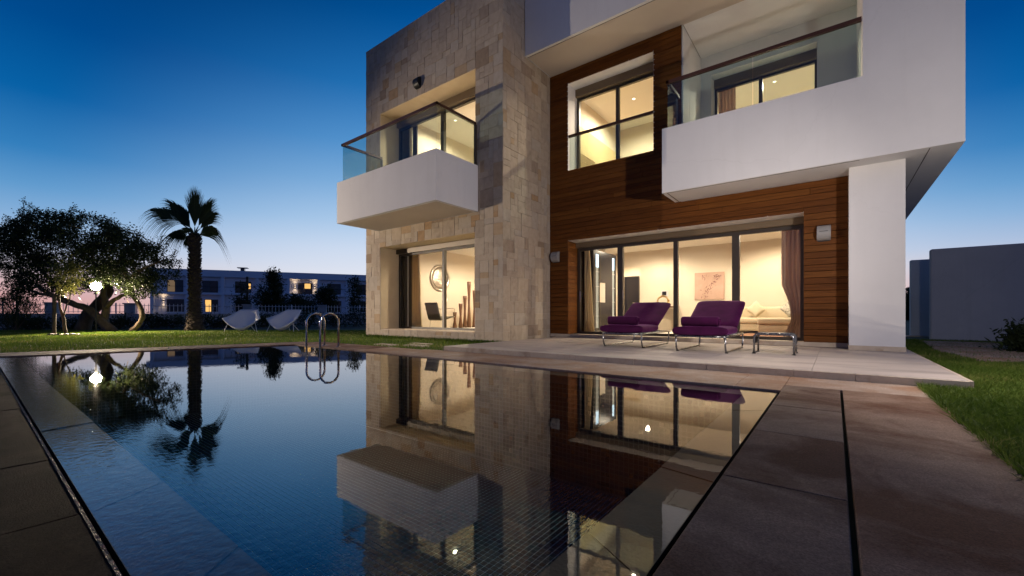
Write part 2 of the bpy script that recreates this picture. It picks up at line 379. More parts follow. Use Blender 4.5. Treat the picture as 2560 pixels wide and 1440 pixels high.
def fabric(name, c1, c2, tr=.5):
    m = bpy.data.materials.new(name); m.use_nodes = True; t = m.node_tree; t.nodes.clear()
    f = noise(t, coords(t, (8, 8, .3)), 4, 4); r = ramp(t, [(.3, c1), (.7, c2)]); t.links.new(f, r.inputs[0])
    d = N(t, 'ShaderNodeBsdfDiffuse'); l = N(t, 'ShaderNodeBsdfTranslucent'); t.links.new(r.outputs[0], d.inputs[0]); t.links.new(r.outputs[0], l.inputs[0])
    mx = N(t, 'ShaderNodeMixShader'); mx.inputs[0].default_value = tr; t.links.new(d.outputs[0], mx.inputs[1]); t.links.new(l.outputs[0], mx.inputs[2])
    o = N(t, 'ShaderNodeOutputMaterial'); t.links.new(mx.outputs[0], o.inputs[0]); return m
M['curtain'] = fabric('beige_curtain', (.66, .54, .34), (.76, .64, .42))
M['curtain_d'] = fabric('mauve_curtain', (.46, .34, .27), (.58, .44, .35))
M['sofa'] = surf('cream_sofa_fabric', (.62, .52, .36), (.68, .58, .42), 30, .95, bscale=220, bstr=.2)
M['cabinet'] = plain('dark_glossy_cabinet', (.022, .019, .018), .2, 0, .25)
M['led'] = emit('led_strip', (.62, .85, 1.0), 2.2)
M['walnut'] = surf('walnut_wood', (.10, .045, .022), (.17, .08, .038), 8, .4, stretch=(4, 4, .5))
M['downlight'] = emit('downlight_glow', (1, .86, .6), 7)
M['lampwhite'] = plain('white_lamp_shell', (.62, .61, .60), .45)
M['lampgrey'] = plain('grey_lamp_shell', (.30, .29, .29), .45)
M['blackmetal'] = plain('black_metal', (.015, .015, .016), .45, .3)

# ------------------------------------------------------------------ ground, lawn, pool, deck, terrace
WP = [(5.50, -7.08), (5.50, -3.03), (-3.42, -2.96), (-4.48, -7.05)]           # water outline
def inset(poly, d):
    """offset a convex polygon inwards (d > 0)"""
    n = len(poly); cx = sum(p[0] for p in poly) / n; cy = sum(p[1] for p in poly) / n; L = []
    for i in range(n):
        a = Vector(poly[i]); b = Vector(poly[(i + 1) % n]); e = (b - a).normalized(); nn = Vector((-e.y, e.x))
        if nn.dot(Vector((cx, cy)) - a) < 0: nn = -nn
        L.append((a + nn * d, e))
    out = []
    for i in range(n):
        p, e = L[i - 1]; q, f = L[i]
        den = e.x * f.y - e.y * f.x; t = ((q.x - p.x) * f.y - (q.y - p.y) * f.x) / den
        out.append((p.x + e.x * t, p.y + e.y * t))
    return out
HOLE = inset(WP, -.02); BAS = inset(WP, .235)
g = MB()
def ring(mb, inner, outer, z0, z1):
    n = len(inner)
    for i in range(n):
        j = (i + 1) % n
        mb.poly([(*outer[i], z1), (*outer[j], z1), (*inner[j], z0), (*inner[i], z0)])
LAWN = [(60, -60), (60, 60), (-27, 60), (-27, -60)]
ring(g, HOLE, LAWN, -.012, -.012)
tag(g.build('lawn', M['ground'], origin=(0, 0, 0)), 'short green lawn around the pool and the villa', None, None, 'structure')
g = MB(); ring(g, LAWN, [(2500, -2500), (2500, 2500), (-2500, 2500), (-2500, -2500)], -.03, -.03)
tag(g.build('ground', M['land'], origin=(0, 0, 0)), 'dark land beyond the garden', None, None, 'structure')

# water
def water_mat():
    m = bpy.data.materials.new('pool_water'); m.use_nodes = True; t = m.node_tree; t.nodes.clear()
    vec = coords(t, (1, 1, 1))
    f1 = noise(t, vec, 5.5, 3, .5); f2 = noise(t, vec, 26, 2, .5)
    # livelier water by the overflow weir on the near long side
    sx = N(t, 'ShaderNodeSeparateXYZ'); t.links.new(vec, sx.inputs[0])
    mr = N(t, 'ShaderNodeMapRange', interpolation_type='SMOOTHSTEP'); mr.inputs[1].default_value = -6.55; mr.inputs[2].default_value = -7.0; mr.inputs[3].default_value = .035; mr.inputs[4].default_value = 1
    t.links.new(sx.outputs[1], mr.inputs[0])
    mu = N(t, 'ShaderNodeMath', operation='MULTIPLY'); t.links.new(f2, mu.inputs[0]); t.links.new(mr.outputs[0], mu.inputs[1])
    ad = N(t, 'ShaderNodeMath', operation='MULTIPLY_ADD'); t.links.new(f1, ad.inputs[0]); ad.inputs[1].default_value = .13; t.links.new(mu.outputs[0], ad.inputs[2])
    b = N(t, 'ShaderNodeBump'); b.inputs['Strength'].default_value = .28; b.inputs['Distance'].default_value = .006; t.links.new(ad.outputs[0], b.inputs['Height'])
    tr = N(t, 'ShaderNodeBsdfTransparent'); tr.inputs[0].default_value = (.93, .97, .98, 1)
    gl = N(t, 'ShaderNodeBsdfGlossy'); gl.inputs['Roughness'].default_value = .012; t.links.new(b.outputs[0], gl.inputs['Normal'])
    mx = N(t, 'ShaderNodeMixShader'); t.links.new(schlick(t, .02, b.outputs[0], 3.0), mx.inputs[0]); t.links.new(tr.outputs[0], mx.inputs[1]); t.links.new(gl.outputs[0], mx.inputs[2])
    o = N(t, 'ShaderNodeOutputMaterial'); t.links.new(mx.outputs[0], o.inputs[0]); return m
M['water'] = water_mat()
w = MB(); w.poly([(*p, 0) for p in WP])
for i in range(4):
    j = (i + 1) % 4; a, b_ = WP[i], WP[j]
wo_ = w.build('water', M['water'], origin=(0, 0, 0)); tag(wo_, 'still pool water mirroring the villa and the dusk sky', None, None, 'structure')

pool = empty('pool', (0, -5, -1.2), 'long blue tiled overflow pool in front of the villa', None, None, 'structure')
M['weir'] = surf('weir_stone', (.075, .055, .038), (.115, .086, .06), 5, .6, bscale=70, bstr=.3, c3=(.08, .05, .035), scale3=2)
M['poolwall'] = surf('pool_wall_grout', (.035, .06, .058), (.05, .08, .075), 12, .6)  # dimming by deep water put into this dark grout colour
M['grout'] = surf('pale_grout', (.66, .88, .80), (.72, .92, .86), 15, .8)
b = MB()
for i in range(4):
    j = (i + 1) % 4
    b.poly([(*BAS[i], -.0995), (*BAS[j], -.0995), (*BAS[j], -1.21), (*BAS[i], -1.21)])
b.build('basin_wall', M['poolwall'], pool)
b = MB(); b.poly([(*p, -1.205) for p in BAS]); b.build('basin_floor', M['grout'], pool)
b = MB()
for i in range(4):                                                               # gutter under the slot
    j = (i + 1) % 4
    b.poly([(*WP[i], -.004), (*WP[j], -.004), (*WP[j], -.16), (*WP[i], -.16)])
    b.poly([(*HOLE[i], -.16), (*HOLE[j], -.16), (*HOLE[j], -.005), (*HOLE[i], -.005)])
    b.poly([(*WP[i], -.16), (*WP[j], -.16), (*HOLE[j], -.16), (*HOLE[i], -.16)])
b.build('overflow_gutter', M['dark'], pool)
def lerp2(a, b, t): return (a[0] + (b[0] - a[0]) * t, a[1] + (b[1] - a[1]) * t)
for i in range(4):                                                               # submerged weir stones
    j = (i + 1) % 4; L = math.dist(WP[i], WP[j]); n = max(3, round(L / .86))
    for k in range(n):
        e = .004 / L; t0, t1 = k / n + e, (k + 1) / n - e
        q = [lerp2(WP[i], WP[j], t0), lerp2(WP[i], WP[j], t1), lerp2(BAS[i], BAS[j], t1), lerp2(BAS[i], BAS[j], t0)]
        dz = rnd.uniform(-.003, .003)
        s = MB(); top = [(*p, -.014 + dz) for p in q]; bot = [(*p, -.10) for p in q]; s.poly(top)
        for a in range(4): s.poly([top[a], bot[a], bot[(a + 1) % 4], top[(a + 1) % 4]])
        s.build('weir_stone', M['weir'], pool)
# floor mosaic: 5 cm glass tiles, the 300 nearest as parts, the rest one mass
TILE = []
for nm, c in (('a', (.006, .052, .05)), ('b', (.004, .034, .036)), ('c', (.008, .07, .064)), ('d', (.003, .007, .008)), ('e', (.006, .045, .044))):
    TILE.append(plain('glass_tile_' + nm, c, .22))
s_ = .0512
tiles = []
xs = np.arange(-4.4, 5.4, s_); ys = np.arange(-6.95, -3.1, s_)
def inside(poly, x, y):
    r = True
    n = len(poly); sg = 0
    for i in range(n):
        a, c = poly[i], poly[(i + 1) % n]
        cr = (c[0] - a[0]) * (y - a[1]) - (c[1] - a[1]) * (x - a[0])
        if sg == 0: sg = 1 if cr > 0 else -1
        elif cr * sg < 0: return False
    return True
BI = inset(BAS, .002)
for x in xs:
    for y in ys:
        if inside(BI, x, y): tiles.append((x, y, rnd.choices((0, 1, 2, 3, 4), (30, 25, 20, 13, 20))[0]))
def vis(x, y):                                                                  # distance if in view
    dx, dy = x - CAM[0], y - CAM[1]; X = dx * CU[0] + dy * CV[0]; Y = dx * CU[1] + dy * CV[1]
    if Y < .2: return 1e9
    px = 1280 + 1051 * X / Y; py = 785 + 1051 * 1.88 / Y
    return Y if (0 < px < 2560 and py < 1440) else 1e9
tiles.sort(key=lambda q: vis(q[0], q[1]))
hw = s_ / 2 - .0045
tm = []
for k in range(5):
    b = MB(); b.box(-hw, hw, -hw, hw, 0, .006)
    me = bpy.data.meshes.new('mosaic_tile'); me.from_pydata(b.v, [], b.f); me.materials.append(TILE[k]); tm.append(me)
fl = empty('floor_mosaic', (0, -5, -1.206), parent=pool)
for (x, y, k) in tiles[:300]:
    link('mosaic_tile', tm[k], fl, (x, y, -1.206))
b = MB()
for (x, y, k) in tiles[300:]:
    b.cur = k; n = len(b.v); z = -1.2
    b.v += [(x - hw, y - hw, z), (x + hw, y - hw, z), (x + hw, y + hw, z), (x - hw, y + hw, z), (x - hw, y - hw, -1.206), (x + hw, y - hw, -1.206), (x + hw, y + hw, -1.206), (x - hw, y + hw, -1.206)]
    for f in ((0, 1, 2, 3), (4, 5, 1, 0), (5, 6, 2, 1), (6, 7, 3, 2), (7, 4, 0, 3)): b.f.append(tuple(n + i for i in f)); b.m.append(k)
tag(b.build('mosaic_tiles', TILE, fl), kind='stuff')

# mosaic on the basin walls
b = MB(); gb = MB()
for i in range(4):
    j = (i + 1) % 4; A_ = Vector(BAS[i]); B_ = Vector(BAS[j]); L = (B_ - A_).length; e_ = (B_ - A_) / L; nn = Vector((-e_.y, e_.x))
    if nn.dot(Vector((.5, -5)) - A_) < 0: nn = -nn
    if i in (0, 3): continue                                                     # walls below the camera are never seen
    for k in range(int(L / s_)):
        for r_ in range(21):
            b.cur = rnd.choices((0, 1, 2, 3, 4), (30, 25, 20, 13, 20))[0]
            c = A_ + e_ * (k + .5) * s_ + nn * .004; z = -.13 - r_ * s_
            p, q = c - e_ * hw, c + e_ * hw; n = len(b.v)
            b.v += [(p.x, p.y, z - hw), (q.x, q.y, z - hw), (q.x, q.y, z + hw), (p.x, p.y, z + hw)]; b.f.append((n, n + 1, n + 2, n + 3)); b.m.append(b.cur)
TW = [plain('wall_tile_' + nm, c, .25) for nm, c in (('a', (.005, .026, .03)), ('b', (.004, .02, .024)), ('c', (.007, .033, .036)), ('d', (.003, .007, .008)), ('e', (.005, .024, .027)))]  # darker copies of the floor tiles, the water's dimming put into their colour
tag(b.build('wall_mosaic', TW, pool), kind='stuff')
# deck slabs
deck = empty('pool_deck', (5.9, -5, -.06), 'reddish sandstone paving around the pool', None, None, 'structure')
def slab(q, z=.015, mat=None, parent=deck, name='paving_slab', g=.004, thick=.06, bev=.004):
    q = inset(q, g / 2); z += rnd.uniform(-.0012, .0012)
    qi = inset(q, bev)
    s = MB(); top = [(*p, z) for p in qi]; mid = [(*p, z - bev) for p in q]; bot = [(*p, z - thick) for p in q]; n = len(q)
    ar = sum(q[i][0] * q[(i + 1) % n][1] - q[(i + 1) % n][0] * q[i][1] for i in range(n))
    s.poly(top if ar > 0 else top[::-1])
    for a in range(n):
        c = (a + 1) % n
        f1 = [top[a], mid[a], mid[c], top[c]]; f2 = [mid[a], bot[a], bot[c], mid[c]]
        if ar < 0: f1.reverse(); f2.reverse()
        s.poly(f1); s.poly(f2)
    return s.build(name, mat or rnd.choice((M['deck'], M['deck'], M['deck2'], M['deck3'])), parent)
H0, H1, H2, H3 = HOLE
DR = H0[0]; DT = 5.937
# right side: inner row, slot drain, outer row
vy = [-10.4, -9.55, -8.7, -7.85, -7.0, -6.3, -5.43, -4.57, -3.73, -2.67]
for a, c in zip(vy[:-1], vy[1:]):
    if c > -7.0: slab([(DR, a), (DT - .006, a), (DT - .006, c), (DR, c)], mat=rnd.choice((M['deck'], M['deck2'])))
oy = [-10.4, -6.7, -2.67]
for a, c in zip(oy[:-1], oy[1:]): slab([(DT + .006, a), (6.54, a), (6.54, c), (DT + .006, c)], mat=rnd.choice((M['deck'], M['deck3'])))
b = MB(); b.box(DT - .0055, DT + .0055, -10.4, -2.67, -.05, -.03); b.build('slot_drain', M['dark'], deck)
# house side
ux = [-3.85, -2.95, -2.05, -1.15, -.25, .65, 1.55, 2.45, 3.35, 4.25, 5.15, DR, 6.54]
for i, (a, c) in enumerate(zip(ux[:-1], ux[1:])):
    y0a = H1[1] + (H2[1] - H1[1]) * (H1[0] - a) / (H1[0] - H2[0]); y0c = H1[1] + (H2[1] - H1[1]) * (H1[0] - c) / (H1[0] - H2[0])
    if c > DR + .1: y0a = y0c = -2.67
    elif c > 5.2: y0a = y0c = H1[1]
    yt = -2.13 if c < .2 else -2.0
    slab([(a, y0a), (c, y0c), (c, yt), (a, yt)], mat=M['deck_h'] if i > 2 else M['deck3'])  # paler slabs by the terrace: lamp light put into their colour
# far end, skewed strip
P0, P1_ = H2, H3; e = (Vector(P1_) - Vector(P0)).normalized(); o_ = Vector((e.y, -e.x))
if o_.x > 0: o_ = -o_
n = 7; Lf = math.dist(P0, P1_) + 1.6
for k in range(n):
    t0, t1 = -.35 + Lf * k / n, -.35 + Lf * (k + 1) / n
    a0 = Vector(P0) + e * t0; a1 = Vector(P0) + e * t1
    slab([tuple(a0), tuple(a1), tuple(a1 + o_ * .92), tuple(a0 + o_ * .92)])
# near long side (camera side)
nx = [-4.6, -3.75, -2.9, -2.05, -1.2, -.35, .5, 1.35, 2.2, 3.05, 3.9, 4.75, DT - .006]
for a, c in zip(nx[:-1], nx[1:]):
    ya = H3[1] + (H0[1] - H3[1]) * (a - H3[0]) / (H0[0] - H3[0]); yc = H3[1] + (H0[1] - H3[1]) * (c - H3[0]) / (H0[0] - H3[0])
    slab([(a, -8.3), (c, -8.3), (c, min(yc, -7.0)), (a, min(ya, -7.0))], mat=M['deck_dark'])
    slab([(a, -9.6), (c, -9.6), (c, -8.3), (a, -8.3)], mat=M['deck_dark'])

# wet glistening rim along the overflow slot on the near side
m, t, b_ = new_mat('wet_rim'); b_.inputs['Base Color'].default_value = (.012, .011, .010, 1); b_.inputs['Roughness'].default_value = .07
bump(t, noise(t, coords(t), 38, 3), b_, 1.0, .06); M['wet_rim'] = m
n_ = 12
for k in range(n_):
    a = Vector(H3).lerp(Vector(H0), k / n_); c = Vector(H3).lerp(Vector(H0), (k + .98) / n_)
    r_ = MB(); r_.bar((a.x, a.y - .005, .0125), (c.x, c.y - .005, .0125), .009, .012); r_.build('wet_rim_edge', M['wet_rim'], deck)
# terrace
TZ = .09
ter = empty('terrace', (3.5, 0, 0), 'raised taupe stone terrace step below the glazed doors', None, None, 'structure')
b = MB(); b.box(.24, 6.79, -1.93, 2.6, -.02, TZ - .03); b.build('terrace_base', M['mortar'], ter)
tx = [.2, 1.3, 2.4, 3.5, 4.6, 5.7, 6.83]; ty = [-1.95, -1.2, -.45, .3, 1.05, 1.93]
for j, (c, d) in enumerate(zip(ty[:-1], ty[1:])):
    for i, (a, e_) in enumerate(zip(tx[:-1], tx[1:])):
        slab([(a, c), (e_, c), (e_, d), (a, d)], TZ, rnd.choice((M['terrace'], M['terrace2'])), ter, 'terrace_slab', .003, .04, .002)
x = .2; rs = []
while x < 6.83:
    L = rnd.uniform(.38, .95); L = min(L, 6.83 - x); L = L if 6.83 - x - L > .2 else 6.83 - x
    s = MB(); s.cbox(x + .002, x + L - .002, -1.985 + rnd.uniform(-.003, .003), -1.953, -.01, TZ - .002, .003); s.build('riser_stone', M['riser'], ter); x += L
for x0, yy in ((.165, -1.985),):
    s = MB(); s.cbox(.168, .198, -1.95, .0, -.01, TZ - .002, .003); s.build('riser_stone', M['riser'], ter)
s = MB(); s.cbox(6.832, 6.862, -1.95, 3.0, -.01, TZ - .002, .003); s.build('riser_stone', M['riser'], ter)

# ------------------------------------------------------------------ the villa
villa = empty('villa', (1, 3, 0), 'modern two storey white villa with stone tower and wood cladding', 'house')
# --- stone tower
tw = MB()
LO = (-4.564, -.86, .235, 2.61); UP = (-4.564, -.835, 3.5, 6.47)
tw.wall('y', .024, .66, -5.235, -.024, -.02, 8.49, (LO, UP))
tw.box(-5.235, -5.0, .66, 5.8, -.02, 8.49); tw.box(-.25, -.024, .66, 2.0, -.02, 8.49); tw.box(-.25, -.024, 2.0, 5.8, 2.77, 8.49)
tw.box(-5.0, -.25, 5.6, 5.8, -.02, 8.49); tw.box(-5.0, -.25, .66, 5.6, 8.2, 8.49)
tower = tw.build('tower_wall', M['reveal'], villa)
b = MB(); b.box(-5.265, .004, -.004, 5.8, 8.5, 8.53); b.build('tower_coping', M['riser'], villa)
# random ashlar: 1..3 module blocks
def ashlar(w, h, mod, holes):
    nx, ny = int(round(w / mod)), int(round(h / mod)); mx, my = w / nx, h / ny
    occ = np.zeros((nx, ny), bool); out = []
    for j in range(ny):
        for i in range(nx):
            if occ[i, j]: continue
            a, c = rnd.choices(((1, 1), (2, 1), (1, 2), (2, 2), (3, 2), (2, 3), (3, 1), (3, 3)), (9, 20, 8, 34, 16, 6, 5, 6))[0]
            a = min(a, nx - i); c = min(c, ny - j)
            while a > 1 and occ[i:i + a, j:j + c].any(): a -= 1
            while c > 1 and occ[i:i + a, j:j + c].any(): c -= 1
            occ[i:i + a, j:j + c] = True
            r = [i * mx, (i + a) * mx, j * my, (j + c) * my]
            rs = [r]
            for hh in holes:
                nr = []
                for q in rs:
                    if q[1] <= hh[0] or q[0] >= hh[1] or q[3] <= hh[2] or q[2] >= hh[3]: nr.append(q); continue
                    if q[0] < hh[0]: nr.append([q[0], hh[0], q[2], q[3]])
                    if q[1] > hh[1]: nr.append([hh[1], q[1], q[2], q[3]])
                    m0, m1_ = max(q[0], hh[0]), min(q[1], hh[1])
                    if q[2] < hh[2]: nr.append([m0, m1_, q[2], hh[2]])
                    if q[3] > hh[3]: nr.append([m0, m1_, hh[3], q[3]])
                rs = nr
            out += [q for q in rs if q[1] - q[0] > .03 and q[3] - q[2] > .03]
    return out
clad = MB()
clad.wall('y', .012, .024, -5.25, -.012, -.02, 8.49, (LO, UP)); clad.box(-.024, -.012, .012, 1.98, -.02, 6.9); clad.box(-.024, -.012, .012, .84, 6.9, 8.49); clad.box(-5.25, -5.235, .024, 5.8, -.02, 8.49)
cl = clad.build('stone_cladding', M['mortar'], villa)
blocks = []
hl = [(h[0] + 5.261, h[1] + 5.261, h[2], h[3]) for h in (LO, UP)] + [(.66, 4.52, 3.1, 4.15)]
for q in ashlar(5.261, 8.5, .138, hl): blocks.append(('f', q))
for q in ashlar(1.967 - .004, 8.5, .14, [(.83, 3, 6.85, 9)]): blocks.append(('s', q))
def bcol(): return rnd.choices(range(9), (26, 24, 20, 13, 6, 3, 4, 1, 13))[0]
def bbox(mb, f, q):
    g = .0032; d = rnd.uniform(-.003, .006)
    if f == 'f': mb.cbox(-5.261 + q[0] + g, -5.261 + q[1] - g, -d, .0125, q[2] + g, q[3] - g, .0018)
    else: mb.cbox(-.0125, d, .004 + q[0] + g, .004 + q[1] - g, q[2] + g, q[3] - g, .0018)
def bd(f, q):
    x, y = (-5.261 + (q[0] + q[1]) / 2, 0) if f == 'f' else (0, (q[0] + q[1]) / 2)
    z = (q[2] + q[3]) / 2; dx, dy = x - CAM[0], y - CAM[1]; Y = dx * CU[1] + dy * CV[1]
    ok = (785 - 1051 * (z - .68) / Y) > -30
    return -((q[1] - q[0]) * (q[3] - q[2]) / Y / Y) if ok else 0
blocks.sort(key=lambda k: bd(*k))
for f, q in blocks[:300]:
    s = MB(); bbox(s, f, q); s.build('stone_block', STONE[bcol()], cl)
s = MB()
for f, q in blocks[300:]:
    s.cur = bcol(); bbox(s, f, q)
tag(s.build('stone_blocks', STONE, cl), kind='stuff')

def window(name, label, x0, x1, y, z0, z1, mull, fw=.05, dep=.07, head=None, headmat=None, bottom=.06, parent=villa, tone=None):
    """aluminium window in a wall facing -y; mull: list of (u0,u1) mullions"""
    tone = tone or M['frame']
    f = MB(); zt = z1 - (head or 0)
    f.box(x0, x0 + fw, y, y + dep, z0, zt); f.box(x1 - fw, x1, y, y + dep, z0, zt)
    f.box(x0 + fw, x1 - fw, y, y + dep, zt - fw, zt); f.box(x0 + fw, x1 - fw, y, y + dep, z0, z0 + bottom)
    w_ = f.build(name, tone, parent)
    if label: w_['label'] = label
    for (a, c) in mull:
        m = MB(); m.box(a, c, y - .012, y + dep + .004, z0 + bottom, zt - fw); m.build('mullion', tone, w_)
    ed = [x0 + fw] + [k for m_ in mull for k in m_] + [x1 - fw]
    for a, c in zip(ed[0::2], ed[1::2]):
        p = MB(); p.box(a, c, y + dep / 2 - .004, y + dep / 2 + .004, z0 + bottom, zt - fw); p.build('pane', M['pane'], w_)
    if head:
        m = MB(); m.cbox(x0 + .001, x1 - .001, y - .09, y + dep + .02, zt + .001, z1 - .001, .004); m.build('blind_box', headmat or M['blind'], w_)
    return w_
wl = window('window', 'wide sliding window at the foot of the stone tower', -4.562, -.862, .665, .237, 2.608, [(-2.66, -2.585)], .055, .08, .14, M['alu'], .07)
b = MB(); b.box(-4.5625, -4.1, .56, .572, 2.47, 2.6); b.build('blind_end_cover', M['frame'], wl)
b = MB(); b.box(-4.56, -.865, .05, .66, .2355, .25); b.build('sill', M['riser'], wl)
window('window', 'balcony window in the stone tower', -4.562, -.837, .665, 3.46, 6.468, [(-2.72, -2.6)], .06, .08, .2, M['blind'], .07)

# --- tower balcony
def balustrade(parent, pts, z0, z1, splits=None, post_ends=(True, True), railw=.06):
    """glass panes, handrail and end posts along pts"""
    r = MB()
    for i, (a, c) in enumerate(zip(pts[:-1], pts[1:])):
        d = (Vector(c) - Vector(a)).normalized() * (railw / 2)
        a2 = Vector(a) - (d if i else d * 0); c2 = Vector(c) + (d if i < len(pts) - 2 else d * 0)
        zz = z1 - .0015 * (i % 2)
        r.bar((*a2, zz - .03), (*c2, zz - .03), railw, .06)
    ra = r.build('handrail', M['rail'], parent)
    for i, (a, c) in enumerate(zip(pts[:-1], pts[1:])):
        n = (splits or {}).get(i, [0, 1])
        for t0, t1 in zip(n[:-1], n[1:]):
            A = Vector(a).lerp(Vector(c), t0); C = Vector(a).lerp(Vector(c), t1); d = (C - A).normalized(); e = .006
            g_ = MB(); g_.bar((*(A + d * e), (z0 + z1 - .06) / 2), (*(C - d * e), (z0 + z1 - .06) / 2), .012, z1 - .062 - z0); g_.build('glass_pane', M['bglass'], parent)
    for k, p in ((0, pts[0]), (1, pts[-1])):
        if post_ends[k]:
            m = MB(); m.box(p[0] - .025, p[0] + .025, p[1] - .03, p[1] + .02, z0, z1 - .061); m.build('post', M['frame'], parent)
tb = MB()
tb.box(-4.6, -.746, -1.31, -.004, 3.08, 3.42)
tb.box(-4.6, -.746, -1.31, -1.17, 3.42, 4.165); tb.box(-4.6, -4.46, -1.17, -.004, 3.42, 4.165); tb.box(-.886, -.746, -1.17, -.004, 3.42, 4.165)
tbo = tb.build('tower_balcony', M['white'], villa); tbo['label'] = 'small white box balcony on the stone tower'
b = MB(); b.box(-4.5, -.846, -1.21, -.05, 3.076, 3.0795); b.build('soffit_panel', M['soffit'], tbo)
balustrade(tbo, [(-4.43, -.03), (-4.43, -1.24), (-.80, -1.24), (-.80, -.03)], 4.168, 5.175, {1: [0, .335, .67, 1]})

# --- wood clad wall
ww = MB()
DO = (.519, 5.462, .165, 2.552); UW = (.507, 2.729, 4.28, 6.54)
ww.wall('y', 2.0, 2.5, -.02, 6.6, .0, 3.078, (DO,))
ww.wall('y', 2.0, 2.5, -.02, 3.28, 3.078, 6.85, (UW,))
ww.build('core_wall', M['wood_back'], villa)
b = MB(); b.box(.004, 6.08, 1.975, 2.0, .092, .172); b.build('plinth', M['riser'], villa)
wc = empty('wood_cladding', (2, 1.98, .17), parent=villa)
pitch = .116
def planks(x0, x1, z0, z1, openings):
    z = z0
    while z < z1 - .02:
        h = min(pitch, z1 - z); zz0, zz1 = z + .0035, z + h - .0035
        xb = sorted({x0, x1, *[q for o in openings for q in o[:2] if zz0 < o[3] and zz1 > o[2]]})
        segs = []
        for a, c in zip(xb[:-1], xb[1:]):
            s0, s1 = zz0, zz1
            for (oa, oc, o0, o1) in openings:
                if a >= oa - 1e-6 and c <= oc + 1e-6 and s0 < o1 and s1 > o0:
                    if o0 <= s0 and o1 >= s1: s1 = s0
                    elif o0 <= s0: s0 = o1 + .001
                    else: s1 = o0 - .001
            if s1 - s0 > .012: segs.append((a, c, s0, s1))
        for (a, c, s0, s1) in segs:
            cut = [a]; off = a + rnd.uniform(.9, 3.2)
            while off < c - .5:
                cut.append(off); off += rnd.uniform(1.6, 3.2)
            cut.append(c)
            for p, q in zip(cut[:-1], cut[1:]):
                s = MB(); d = rnd.uniform(0, .002); s.cbox(p + .0012, q - .0012, 1.967 - d, 1.988, s0, s1, .004); s.build('board', rnd.choice(WOOD), wc)
        z += pitch
z1 = .173 + pitch * 25
planks(.004, 6.078, .173, z1, [(.537, 5.444, 0, 2.53)])
planks(.004, 3.298, z1, 6.848, [(.537, 2.699, 4.31, 6.51)])
z = .173
while z < 2.52:                                                                   # boards on the door reveal
    h = min(pitch, 2.53 - z)
    s = MB(); s.cbox(.5215, .537, 1.99, 2.455, z + .0025, z + h - .0025, .0025); s.build('board', rnd.choice(WOOD[2:] + WOOD[:1]), wc); z += pitch
b = MB(); b.box(.537, 5.444, 1.968, 2.455, 2.531, 2.55); b.build('door_head_lining', M['white'], villa)
b = MB(); b.box(5.445, 5.46, 1.99, 2.455, .17, 2.53); b.build('door_reveal_lining', WOOD[2], villa)
b = MB(); b.box(.509, .5365, 1.968, 2.46, 4.312, 6.51); b.box(.509, 2.727, 1.9685, 2.46, 6.511, 6.538); b.box(2.6995, 2.727, 1.968, 2.46, 4.312, 6.51); b.box(.509, 2.727, 1.985, 2.46, 4.283, 4.311)
b.build('window_lining', M['white'], villa)
# sliding doors
dw = window('sliding_door', 'wide glazed sliding doors of the living room', .538, 5.443, 2.462, .167, 2.53, [(1.65, 1.785), (2.99, 3.085), (4.185, 4.325)], .075, .075, .13, M['blind'], .06)
for x in (.63, 1.80):
    m = MB(); m.tube([(x, 2.455, 1.0), (x, 2.425, 1.03), (x, 2.425, 1.27), (x, 2.455, 1.3)], .009, 6); m.build('handle', M['steel'], dw)
b = MB(); b.box(.537, 5.444, 1.99, 2.462, .12, .1655); b.build('door_sill', M['riser'], villa)
uw = window('window', 'tall upper window in the wood cladding with glass guard', .5375, 2.6985, 2.43, 4.312, 6.51, [(1.62, 1.70)], .07, .07, .2, M['blind'], .05)
gd = MB(); gd.box(.56, 2.68, 2.005, 2.017, 4.33, 5.15); gd.build('guard_glass', M['bglass'], uw)
gd = MB(); gd.box(.5375, 2.6985, 1.985, 2.037, 5.15, 5.21); gd.build('guard_rail', M['rail'], uw)

# --- white upper volume with loggia, column, roof
wv = MB()
wv.box(6.237, 7.33, 1.104, 9.0, 3.08, 6.85)
wv.box(3.17, 6.237, 1.104, 9.0, 3.08, 3.40)
wv.box(3.17, 6.237, 1.104, 1.26, 3.40, 4.357)
wv.box(3.17, 3.31, 1.26, 1.966, 3.40, 4.357)
wv.build('white_upper_wall', M['white'], villa)['label'] = 'white rendered upper storey with recessed balcony'
b = MB(); b.box(3.30, 3.33, 1.99, 2.498, 3.4, 6.85); b.box(3.285, 3.331, 2.502, 6.6, 3.4, 6.85); b.build('loggia_side_wall', M['white'], villa)
LW = (3.56, 5.6, 3.45, 6.37)
b = MB(); b.wall('y', 3.5, 3.9, 3.33, 6.237, 3.40, 6.85, (LW,)); b.build('loggia_back_wall', M['white'], villa)
window('window', 'loggia window of the white upper storey', 3.562, 5.598, 3.86, 3.452, 6.368, [(4.50, 4.575)], .05, .07, .2, M['blind'], .06)
lb = empty('loggia_balcony', (4.7, 1.2, 4.36), parent=villa)
balustrade(lb, [(3.255, 1.95), (3.255, 1.185), (6.225, 1.185)], 4.36, 5.315, {1: [0, .5, 1]}, (False, False))
b = MB()
for a in ((3.25, 6.2, 1.15, 1.162),): b.box(*a, 3.0765, 3.0795)
b.box(3.25, 3.262, 1.162, 1.966, 3.0765, 3.0795); b.box(6.98, 6.992, 1.162, 7, 3.0765, 3.0795)
b.build('drip_groove', M['frame'], villa)
b = MB(); b.box(6.08, 6.76, 1.5, 2.4, .092, 3.079); b.build('column', M['white'], villa)
b = MB(); b.box(6.072, 6.768, 1.492, 2.408, .0915, .168); b.build('column_plinth', M['riser'], villa)
b = MB(); b.box(6.6, 6.75, 2.41, 9.0, -.02, 3.079); b.box(-.2, 6.6, 8.85, 9.0, -.02, 6.85); b.box(3.2, 6.3, 6.6, 8.85, 3.4, 6.85); b.build('rear_wall', M['white'], villa)
